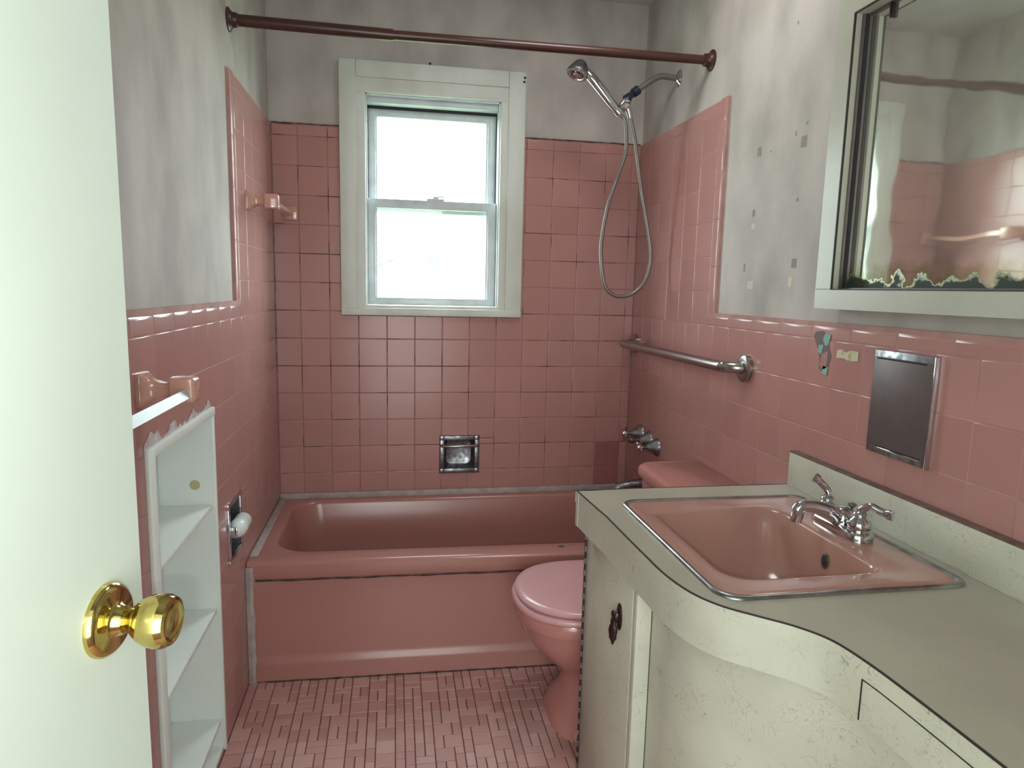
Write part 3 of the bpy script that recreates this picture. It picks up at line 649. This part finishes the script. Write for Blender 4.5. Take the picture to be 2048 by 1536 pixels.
# ---------------------------------------------------------------- toilet paper holder
tp = thing('toilet_paper_holder', (0, -0.786, 0.568), 'recessed chrome toilet paper holder with white roller in the left wall', 'toilet paper holder')
mb = MB()
for c in cells(-0.868, -0.705, 0.478, 0.658, [(-0.850, -0.723, 0.493, 0.643)]): mb.bbox((-0.0015, c[0]-0.0005, c[2]-0.0005), (0.005, c[1]+0.0005, c[3]+0.0005), 0.0015)
mb.build('frame', 'chrome', tp)
mb = MB(); mb.box((-0.075, -0.852, 0.491), (-0.070, -0.721, 0.645)); mb.box((-0.07, -0.852, 0.640), (0, -0.848, 0.491)); mb.box((-0.07, -0.725, 0.491), (0, -0.721, 0.645)); mb.box((-0.07, -0.852, 0.641), (0, -0.721, 0.645)); mb.box((-0.07, -0.852, 0.491), (0, -0.721, 0.495))
mb.build('recess_box', 'chrome_dull', tp)
mb = MB(); mb.tube([(0.016, -0.846, 0.573), (0.016, -0.838, 0.573), (0.016, -0.82, 0.573), (0.016, -0.79, 0.573), (0.016, -0.787, 0.573), (0.016, -0.745, 0.573), (0.016, -0.727, 0.573)], [0.008, 0.019, 0.026, 0.026, 0.024, 0.024, 0.008], 22); mb.build('roller', 'roller', tp)
for yy in (-0.848, -0.725):
    mb = MB(); mb.bbox((-0.002, yy-0.003, 0.556), (0.022, yy+0.003, 0.588), 0.0025); mb.build('roller_arm', 'chrome', tp)

# ---------------------------------------------------------------- toilet
to = thing('toilet', (1.08, -0.955, 0), 'pink toilet with closed lid, between the tub and the vanity', 'toilet')
TY = -0.955
def oval(xf, xb, hw, z, n=48, p=2.25, pb=3.2, y0=TY):
    out = []; xc = xf + hw*1.10 if xb-xf > 2*hw else (xf+xb)/2
    for k in range(n):
        a = 2*PI*k/n; c, s_ = math.cos(a), math.sin(a)
        if c < 0: x = xc - (xc-xf)*abs(c)**(2/p); y = math.copysign(abs(s_)**(2/p), s_)*hw
        else: x = xc + (xb-xc)*abs(c)**(2/pb); y = math.copysign(abs(s_)**(2/pb if 0 else 2/p), s_)*hw
        out.append((x, y0+y, z))
    return out
mb = MB()
mb.loft([oval(0.915, 1.32, 0.148, 0.0, p=3.4), oval(0.917, 1.32, 0.148, 0.014, p=3.4), oval(0.928, 1.31, 0.135, 0.040, p=3.0), oval(0.952, 1.29, 0.097, 0.09), oval(0.957, 1.27, 0.083, 0.135), oval(0.945, 1.26, 0.092, 0.165),
         oval(0.905, 1.25, 0.125, 0.20), oval(0.862, 1.24, 0.155, 0.245), oval(0.832, 1.235, 0.173, 0.29), oval(0.820, 1.23, 0.180, 0.322), oval(0.814, 1.23, 0.1835, 0.330), oval(0.8105, 1.23, 0.186, 0.335), oval(0.808, 1.23, 0.188, 0.362), oval(0.812, 1.23, 0.184, 0.369)], cap0=True, cap1=True)
mb.bbox((1.12, TY-0.17, 0.26), (1.40, TY+0.17, 0.366), 0.03, seg=4)
mb.build('bowl', 'toilet', to, sharp=50)
mb = MB(); mb.loft([oval(0.815, 1.235, 0.180, 0.3705), oval(0.8035, 1.235, 0.190, 0.374), oval(0.801, 1.235, 0.192, 0.381), oval(0.805, 1.235, 0.188, 0.389), oval(0.815, 1.235, 0.18, 0.3915)], cap0=True, cap1=True); mb.build('seat', 'seat', to, sharp=50)
mb = MB(); mb.loft([oval(0.822, 1.235, 0.176, 0.3925), oval(0.812, 1.235, 0.186, 0.396), oval(0.8105, 1.235, 0.188, 0.402), oval(0.815, 1.235, 0.184, 0.408), oval(0.83, 1.225, 0.172, 0.4105), oval(0.90, 1.2, 0.11, 0.412)], cap0=True, cap1=True); mb.build('lid', 'seat', to, sharp=50)
for s_ in (-0.07, 0.07): mb = MB(); mb.bbox((1.225, TY+s_-0.018, 0.368), (1.262, TY+s_+0.018, 0.405), 0.007, seg=3); mb.build('seat_hinge', 'seat', to)
mb = MB(); mb.loft([rrect(1.285, W-0.006, TY-0.225, TY+0.225, 0.360, .03), rrect(1.275, W-0.004, TY-0.245, TY+0.245, 0.52, .03), rrect(1.270, W-0.003, TY-0.250, TY+0.250, 0.672, .03)], cap0=True, cap1=True); mb.build('tank', 'toilet', to, sharp=50)
def lidring(e, z): return [(x, y, z) for x, y, _ in [(1.252+e+0.036, TY+0.268-e, 0), (1.252+e, TY+0.232-e*0.6, 0), (1.252+e, TY-0.232+e*0.6, 0), (1.252+e+0.036, TY-0.268+e, 0), (W-0.002, TY-0.268+e, 0), (W-0.002, TY+0.268-e, 0)]]
mb = MB()
def smoothring(e, z):
    P = [Vector(p) for p in lidring(e, z)]; out = []
    for i, p in enumerate(P):
        a, b = P[i-1], P[(i+1) % len(P)]; q0 = p+(a-p)*min(0.35, 0.02/(a-p).length); q1 = p+(b-p)*min(0.35, 0.02/(b-p).length)
        for k in range(6): t = k/5; out.append(tuple(q0*(1-t)**2+p*2*t*(1-t)+q1*t*t))
    return out
mb.loft([smoothring(0.010, 0.674), smoothring(0.002, 0.678), smoothring(0.0, 0.690), smoothring(0.002, 0.704), smoothring(0.008, 0.711), smoothring(0.02, 0.714)], cap0=True, cap1=True)
mb.build('tank_lid', 'toilet', to, sharp=50)
mb = MB(); mb.tube([(1.268, TY+0.18, 0.63), (1.256, TY+0.18, 0.63), (1.252, TY+0.17, 0.63), (1.250, TY+0.11, 0.622)], [0.012, 0.009, 0.006, 0.007], 12); mb.build('flush_lever', 'chrome', to)
for s_ in (-1, 1):
    mb = MB(); mb.lathe([(0,0.014),(0.010,0.013),(0.018,0.008),(0.020,0.002)], (1.07, TY+s_*0.138, 0.012), (0,0,1), 18); mb.build('bolt_cap', 'toilet', to)

# ---------------------------------------------------------------- vanity: cabinet, countertop
def edge_curve(off=0.0, k=10):
    P = [(0.908, -1.258), (0.909, -1.40), (0.912, -1.55), (0.915, -1.66), (0.919, -1.745), (0.933, -1.815), (0.960, -1.866), (1.000, -1.905), (1.040, -1.942), (1.068, -1.985), (1.079, -2.045), (1.083, -2.12), (1.085, -2.25), (1.086, -2.4), (1.086, -2.62)]
    C = catmull([(x, y, 0) for x, y in P], k)
    if not off: return C
    out = []
    for i, p in enumerate(C):
        t = (C[min(i+1, len(C)-1)]-C[max(i-1, 0)]).normalized(); out.append(p + Vector((-t.y, t.x, 0))*off)
    return out
TOPZ = 0.796; SK = (0.980, 1.413, -1.845, -1.366)
ct = thing('countertop', (1.2, -1.9, 0.71), 'long cream laminate vanity countertop with deep curved front edge and backsplash', 'countertop')
C = edge_curve()
C0 = Vector((0.894, -1.256, 0)); C = [Vector((0.894 + (p.x-0.894)*1.0, p.y, 0)) if i else C0 for i, p in enumerate(C)]
for i, p in enumerate(C):
    if p.y > -1.45: p.x = 0.896 + (p.x-0.896)*min(1, (-1.256-p.y)/0.19)
mb = MB(); XB = W-0.001
# top surface built in strips around the sink cut-out
V = []; F_ = []
ys = sorted({round(p.y, 4) for p in C} | {SK[2], SK[3]}, reverse=True)
def xedge(y):
    for a, b in zip(C, C[1:]):
        if b.y <= y <= a.y + 1e-9: return a.x + (b.x-a.x)*((a.y-y)/max(1e-9, a.y-b.y))
    return C[-1].x
for ya, yb in zip(ys, ys[1:]):
    ym = (ya+yb)/2
    spans = [(None, SK[0]), (SK[1], XB)] if SK[2] < ym < SK[3] else [(None, XB)]
    for xa, xb in spans:
        p = [((xedge(yb) if xa is None else xa), yb, TOPZ), (xb, yb, TOPZ), (xb, ya, TOPZ), ((xedge(ya) if xa is None else xa), ya, TOPZ)]
        mb.quad(p)
    mb.quad([(xedge(ya), ya, TOPZ-0.03), (XB if not SK[2] < ym < SK[3] else SK[0], ya, TOPZ-0.03), (XB if not SK[2] < ym < SK[3] else SK[0], yb, TOPZ-0.03), (xedge(yb), yb, TOPZ-0.03)])
mb.quad([(0.894, -1.256, TOPZ), (XB, -1.256, TOPZ), (XB, -1.256, TOPZ-0.03), (0.894, -1.256, TOPZ-0.03)])
mb.build('top_surface', 'lam_top', ct, recalc=False)
def strip(mb, C, z0, z1, th, mi=0):
    """curved band of thickness th with its outer face on C"""
    O = []; I = []
    for i, p in enumerate(C):
        t = (C[min(i+1, len(C)-1)]-C[max(i-1, 0)]).normalized(); nn = Vector((-t.y, t.x, 0)); O.append(p); I.append(p + nn*th)
    rings = [[(o.x, o.y, z0), (o.x, o.y, z1), (q.x, q.y, z1), (q.x, q.y, z0)] for o, q in zip(O, I)]
    V = [v for r in rings for v in r]; Fc = []
    for k in range(len(rings)-1):
        for i in range(4): j = (i+1) % 4; Fc.append((k*4+i, k*4+j, (k+1)*4+j, (k+1)*4+i))
    Fc += [(3,2,1,0), tuple((len(rings)-1)*4+i for i in range(4))]
    mb.add(V, Fc, mi, True)
mb = MB(); strip(mb, C, 0.710, TOPZ-0.0014, 0.018)
mb.box((0.896, -1.2745, 0.710), (XB, -1.2565, TOPZ-0.002))
mb.build('front_fascia', 'lam', ct, sharp=30)
mb = MB(); Cs = [p + Vector((-0.0006, 0, 0)) for p in C]; strip(mb, Cs, TOPZ-0.0016, TOPZ+0.0004, 0.003)
mb.box((0.893, -1.2590, TOPZ-0.0016), (XB, -1.2553, TOPZ+0.0004)); mb.build('edge_seam', 'bronze_edge', ct)
mb = MB(); mb.bbox((W-0.022, -2.62, TOPZ), (W-0.0015, -1.256, 0.880), 0.0015); mb.build('backsplash', 'lam', ct)
mb = MB(); mb.tube([(W-0.0225, -2.6, TOPZ+0.001), (W-0.0225, -1.26, TOPZ+0.001)], 0.0018, 6); mb.build('caulk_seam', 'caulk', ct)
mb = MB(); mb.box((W-0.0215, -2.62, 0.880), (W-0.0015, -1.2565, 0.8835)); mb.build('raw_top_edge', 'wood', ct)

va = thing('vanity_cabinet', (1.2, -1.9, 0), 'cream laminate vanity cabinet with a bronze drop pull and curved knee-space panel', 'cabinet')
FX = 0.937
mb = MB()
mb.box((FX+0.001, -1.272, 0.0), (XB-0.002, -1.258, 0.709)); mb.box((FX+0.006, -1.262, 0), (FX+0.018, -1.605, 0.7085)); mb.box((FX+0.018, -1.605, 0.0), (1.35, -1.595, 0.60))
mb.build('carcass', 'lam', va)
mb = MB(); mb.box((1.15, -2.60, 0), (XB-0.002, -2.585, 0.709)); mb.build('end_panel', 'lam', va)
mb = MB(); mb.bbox((FX-0.012, -1.588, 0.02), (FX+0.005, -1.2665, 0.7055), 0.001); dr = mb.build('cabinet_door', 'lam', va)
mb = MB(); mb.box((FX-0.0035, -1.6055, 0.02), (FX+0.010, -1.590, 0.7085)); mb.build('door_gap', 'bronze_edge', va)
mb = MB(); mb.bbox((FX-0.012, -1.612, 0.0), (FX+0.020, -1.5935, 0.709), 0.0008); mb.build('front_stile', 'lam', va)
mb = MB(); mb.box((FX+0.0185, -1.6125, 0.0), (FX+0.0205, -1.6105, 0.708)); mb.build('stile_seam', 'bronze_edge', va)
mb = MB()
for k in range(44):
    z = 0.03 + k*0.0153; mb.tube([(FX-0.014, -1.2635, z), (FX-0.014, -1.2635, z+(0.0135 if k % 2 else 0.0145))], 0.0030 if k % 2 else 0.0036, 10, mi=k % 2)
mb.build('piano_hinge', ['steel', 'bronze_edge'], dr)
# antique drop pull
px, py, pz = FX-0.012, -1.520, 0.603
mb = MB(); mb.lathe([(0,0.014),(0.003,0.014),(0.005,0.011),(0.006,0.006),(0.012,0.0045),(0.014,0.006),(0.017,0.003)], (px, py, pz), (-1,0,0), 20, scale=(1.0, 2.1)); pl = mb.build('drop_pull', 'bronze', dr)
mb = MB(); x = px-0.014
mb.lathe([(0.010,0.004),(0.004,0.006),(-0.004,0.004),(-0.014,0.0065),(-0.020,0.006),(-0.024,0.0085),(-0.034,0.0105),(-0.044,0.0085),(-0.050,0.009),(-0.056,0.005),(-0.062,0.003),(-0.066,0.001)], (x, py, pz+0.004), (0,0,1), 16, scale=(0.55, 1.0))
mb.build('pendant', 'bronze', pl)
mb = MB()
PC = catmull([(0.957, -1.6115, 0), (0.957, -1.66, 0), (0.960, -1.71, 0), (0.974, -1.77, 0), (1.003, -1.83, 0), (1.042, -1.885, 0), (1.082, -1.935, 0), (1.110, -1.99, 0), (1.124, -2.06, 0), (1.130, -2.15, 0), (1.132, -2.3, 0), (1.133, -2.60, 0)], 8)
strip(mb, PC, 0.0, 0.709, 0.012); mb.build('curved_panel', 'lam', va, sharp=30)
# drawer front let into the fascia: thin shadow gaps round a flush front
CP = [p for p in C if -2.46 < p.y < -2.035]
mb = MB(); strip(mb, [p + Vector((-0.0009, 0, 0)) for p in CP], 0.7682, 0.7696, 0.003); mb.build('drawer_gap', 'bronze_edge', va)
mb = MB(); q = CP[0]; mb.box((q.x-0.0009, q.y-0.0016, 0.7105), (q.x+0.003, q.y+0.0002, 0.7696)); mb.build('drawer_gap', 'bronze_edge', va)
mb = MB(); strip(mb, [p + Vector((-0.0006, 0, 0)) for p in CP[1:]], 0.7105, 0.7680, 0.004); mb.build('drawer_front', 'lam', va, sharp=30)

# ---------------------------------------------------------------- sink
si = thing('sink', (1.2, -1.6, 0.80), 'pink drop-in sink with steel rim in the countertop', 'sink')
ox0, ox1, oy0, oy1 = 0.968, 1.425, -1.857, -1.354
mb = MB(); rr = [0.030, 0.035, 0.045, 0.030]
mb.loft([rrect(ox0, ox1, oy0, oy1, TOPZ+0.0006, rr), rrect(ox0+0.001, ox1-0.001, oy0+0.001, oy1-0.001, TOPZ+0.004, rr), rrect(ox0+0.004, ox1-0.004, oy0+0.004, oy1-0.004, TOPZ+0.006, rr), rrect(ox0+0.009, ox1-0.009, oy0+0.009, oy1-0.009, TOPZ+0.005, rr), rrect(ox0+0.012, ox1-0.012, oy0+0.012, oy1-0.012, TOPZ+0.002, rr)])
mb.build('steel_rim', 'sink_ring', si, sharp=60)
mb = MB(); bx0, bx1, by0, by1 = 1.018, 1.309, -1.787, -1.440
br = [0.050, 0.028, 0.055, 0.035]
mb.loft([rrect(ox0+0.011, ox1-0.011, oy0+0.011, oy1-0.011, TOPZ+0.0025, rr), rrect(ox0+0.016, ox1-0.016, oy0+0.016, oy1-0.016, TOPZ+0.0045, rr), rrect(ox0+0.026, ox1-0.024, oy0+0.024, oy1-0.030, TOPZ+0.0045, rr),
         rrect(bx0-0.010, bx1+0.008, by0-0.010, by1+0.010, TOPZ+0.004, br), rrect(bx0-0.002, bx1+0.002, by0-0.002, by1+0.002, TOPZ+0.002, br), rrect(bx0+0.002, bx1-0.002, by0+0.002, by1-0.002, TOPZ-0.003, br), rrect(bx0+0.010, bx1-0.006, by0+0.008, by1-0.010, TOPZ-0.03, br),
         rrect(bx0+0.032, bx1-0.016, by0+0.028, by1-0.040, TOPZ-0.090, [.06]*4), rrect(bx0+0.050, bx1-0.032, by0+0.045, by1-0.065, TOPZ-0.122, [.06]*4), rrect(bx0+0.085, bx1-0.07, by0+0.085, by1-0.11, TOPZ-0.132, [.05]*4), rrect(bx0+0.125, bx1-0.12, by0+0.15, by1-0.15, TOPZ-0.134, [.02]*4)], cap1=True)
mb.build('basin', 'sink', si, sharp=60)
mb = MB(); mb.lathe([(0.0,0.013),(0.002,0.013),(0.003,0.010),(0.001,0.009)], (1.3005, -1.640, 0.757), (-1,0,0.12), 22, scale=(0.8, 1.2)); ov = mb.build('overflow_ring', 'chrome_dull', si)
mb = MB(); mb.lathe([(0.002,0.0095),(0.0024,0.009)], (1.3003, -1.640, 0.757), (-1,0,0.12), 18, scale=(0.8, 1.2)); mb.build('overflow_hole', 'dark', si)
mb = MB(); mb.lathe([(0,0.024),(0.003,0.022),(0.002,0.015),(0.004,0.013),(0.006,0.002)], (1.165, -1.62, TOPZ-0.1345), (0,0,1), 24); mb.build('drain', 'chrome', si)

# ---------------------------------------------------------------- faucet
FXC, FYN, FYF = 1.366, -1.643, -1.541
FYC = (FYN+FYF)/2; fz = TOPZ+0.0045
fa = thing('faucet', (FXC, FYC, fz), 'two-handle chrome faucet on the back edge of the sink', 'faucet')
mb = MB(); L2 = (FYF-FYN)/2
def stad(hx, ext, z): return [(FXC+hx*math.cos(a), FYC + math.copysign(L2, math.sin(a)) + ext*math.sin(a), z) if abs(math.sin(a)) > 1e-6 else (FXC+hx*math.cos(a), FYC, z) for a in [2*PI*(k+0.5)/40 for k in range(40)]]
mb.loft([stad(0.027, 0.027, fz), stad(0.027, 0.027, fz+0.012), stad(0.024, 0.024, fz+0.017), stad(0.018, 0.018, fz+0.019)], cap0=True, cap1=True)
mb.lathe([(0.015,0.022),(0.022,0.024),(0.034,0.021),(0.044,0.015),(0.050,0.008)], (FXC, FYC, fz), (0,0,1), 26)
mb.build('faucet_base', 'chrome', fa, sharp=50)
mb = MB(); mb.tube(catmull([(FXC-0.002, FYC, fz+0.020), (FXC-0.024, FYC+0.001, fz+0.036), (FXC-0.058, FYC+0.003, fz+0.049), (FXC-0.086, FYC+0.004, fz+0.053), (FXC-0.095, FYC+0.005, fz+0.050), (FXC-0.100, FYC+0.005, fz+0.043)], 5), [0.019 - 0.0065*min(1, i/14) for i in range(26)], 20); spo = mb.build('spout', 'chrome', fa)
mb = MB(); mb.tube([(FXC-0.097, FYC+0.005, fz+0.046), (FXC-0.101, FYC+0.005, fz+0.020)], [0.0125, 0.0115], 18); mb.build('aerator', 'chrome', spo)
mb = MB(); mb.tube([(FXC+0.020, FYC, fz+0.014), (FXC+0.020, FYC, fz+0.052)], 0.0028, 10); mb.lathe([(0.048,0.004),(0.052,0.0085),(0.055,0.0085),(0.057,0.003)], (FXC+0.020, FYC, fz), (0,0,1), 16); mb.build('lift_rod', 'chrome_dull', fa)
for yy, lv in ((FYN, Vector((0.55, -0.80, 0.10))), (FYF, Vector((-0.30, 0.10, 0.95)))):
    mb = MB(); mb.lathe([(0.012,0.0250),(0.017,0.0240),(0.020,0.019),(0.023,0.0215),(0.031,0.0230),(0.040,0.019),(0.045,0.013),(0.048,0.012),(0.050,0.014),(0.055,0.0125),(0.058,0.008)], (FXC, yy, fz), (0,0,1), 26); h_ = mb.build('handle_hub', 'chrome', fa)
    lv.normalize(); c = Vector((FXC, yy, fz+0.055)); side = Vector((lv.x, lv.y, 0)).normalized()
    if lv.z < 0.5: P = catmull([c, c+Vector((0,0,0.008))+side*0.004, c+side*0.018+Vector((0,0,0.016)), c+side*0.034+Vector((0,0,0.011)), c+side*0.052+Vector((0,0,0.008)), c+side*0.058+Vector((0,0,0.008))], 5)
    else: P = catmull([c, c+Vector((0,0,0.008)), c+Vector((-0.003,0.002,0.016)), c+Vector((-0.012,0.006,0.026)), c+Vector((-0.023,0.010,0.037)), c+Vector((-0.027,0.012,0.040))], 5)
    rs = [0.0085 - 0.001*math.sin(PI*i/25) + (0.002 if i > 18 else 0) for i in range(26)]; rs[-1] = 0.004
    mb = MB(); mb.tube(P, rs, 16); mb.build('lever', 'chrome', h_)

# ---------------------------------------------------------------- wall fixture with metal cover
pc = thing('recessed_wall_cover', (W, -1.59, 1.055), 'taupe metal cover plate with chrome edges set in the pink wall above the backsplash', 'wall fixture')
y0, y1, z0, z1 = -1.678, -1.508, 0.948, 1.166
mb = MB(); mb.bbox((W-0.006, y0, z0), (W+0.002, y1, z1), 0.0015); mb.build('chrome_frame', 'chrome_dull', pc)
mb = MB(); mb.bbox((W-0.0085, y0+0.004, z0+0.016), (W-0.004, y1-0.003, z1-0.014), 0.001); mb.build('cover', 'plate', pc)
mb = MB(); mb.box((W-0.0088, y0+0.022, z1-0.0185), (W-0.006, y1-0.012, z1-0.0150)); mb.build('finger_slot', 'dark', pc); mb = MB(); mb.box((W-0.0088, y0+0.016, z0+0.0150), (W-0.006, y1-0.03, z0+0.0175)); mb.build('finger_slot', 'dark', pc)
mb = MB(); mb.bbox((W-0.0105, y0-0.001, z0), (W, y0+0.003, z1), 0.001); mb.bbox((W-0.009, y0+0.016, z0+0.011), (W-0.006, y1-0.03, z0+0.0145), 0.001); mb.build('bright_edge', 'chrome', pc)

# ---------------------------------------------------------------- mirror cabinet
mc = thing('mirror_cabinet', (W, -1.9, 1.245), 'boxed laminate wall cabinet with an old spotted mirror, above the sink', 'mirror')
PX = 1.426; my0, mz0, mz1 = -1.403, 1.291, 1.871; MX = 1.463
mb = MB()
for c in cells(-2.50, -1.347, 1.247, 2.05, [(-2.36, my0, mz0, mz1)]): mb.box((PX, c[0], c[2]), (W+0.009, c[1], c[3]))
mb.build('laminate_surround', 'lam_wall', mc)
mb = MB(); mb.box((PX-0.0006, my0-0.001, mz0-0.001), (PX+0.004, my0+0.0016, mz1+0.001)); mb.box((PX-0.0006, -2.36, mz0-0.0016), (PX+0.004, my0, mz0+0.0006)); mb.box((PX-0.0006, -2.36, mz1-0.0006), (PX+0.004, my0, mz1+0.002))
mb.box((PX-0.0005, -1.3995, mz0-0.0003), (PX+0.002, -1.349, mz0+0.0007)); mb.build('edge_seam', 'bronze_edge', mc)
mb = MB(); mb.box((PX+0.018, my0-0.0035, mz0), (MX+0.004, my0-0.0003, mz1)); mb.box((PX+0.02, -2.36, mz0), (MX+0.004, my0, mz0+0.0035)); mb.box((PX+0.03, -2.36, mz1-0.003), (MX+0.004, my0, mz1)); mb.build('metal_track', 'plate', mc)
mb = MB(); mb.box((MX-0.012, my0-0.0055, mz0), (MX-0.004, my0-0.0035, mz1)); mb.build('dark_gasket', 'dark', mc)
mb = MB(); mb.box((MX, -2.37, mz0-0.01), (MX+0.005, my0+0.008, mz1+0.01)); mb.build('mirror_glass', 'mirror', mc)
mb = MB(); mb.bbox((MX-0.008, -1.478, mz1-0.032), (MX-0.001, -1.470, mz1), 0.002); mb.build('mirror_clip', 'bronze', mc)

# ---------------------------------------------------------------- outdoors: a tree seen washed out through the lower pane
tr = thing('tree', (-0.6, 6.0, -1.0), 'washed-out green tree branches outside the bathroom window', 'tree')
mb = MB(); mb.tube([(-0.6, 6.0, -1.0), (-0.55, 6.0, 0.5), (-0.5, 6.0, 1.7)], [0.12, 0.09, 0.03], 10); mb.tube([(-0.52, 6.0, 0.9), (0.2, 6.1, 1.5), (0.7, 6.1, 1.75)], [0.04, 0.025, 0.01], 8); mb.build('trunk', 'bark', tr)
mb = MB(); rl = random.Random(11)
for cx, cy, cz, sr_, nn in ((0.12, 6, 1.15, 0.26, 130), (0.25, 6, 1.62, 0.16, 70), (0.95, 6.1, 1.62, 0.16, 60), (0.45, 6.1, 1.25, 0.15, 40), (-0.5, 6, 1.3, 0.5, 200)):
    for _ in range(nn):
        c = Vector((rl.gauss(cx, sr_*0.55), rl.gauss(cy, sr_), rl.gauss(cz, sr_*0.55))); a = Vector((rl.gauss(0,1), rl.gauss(0,1), rl.gauss(0,1))).normalized(); b = a.orthogonal().normalized(); L_ = 0.035
        mb.quad([c-a*L_, c+b*L_*0.45, c+a*L_, c-b*L_*0.45])
mb.build('foliage', 'leaf', tr)
mb = MB(); mb.box((-15, 0.3, -1.2), (15, 30, -1.0)); g = mb.build('lawn', 'ground'); g['kind'] = 'structure'
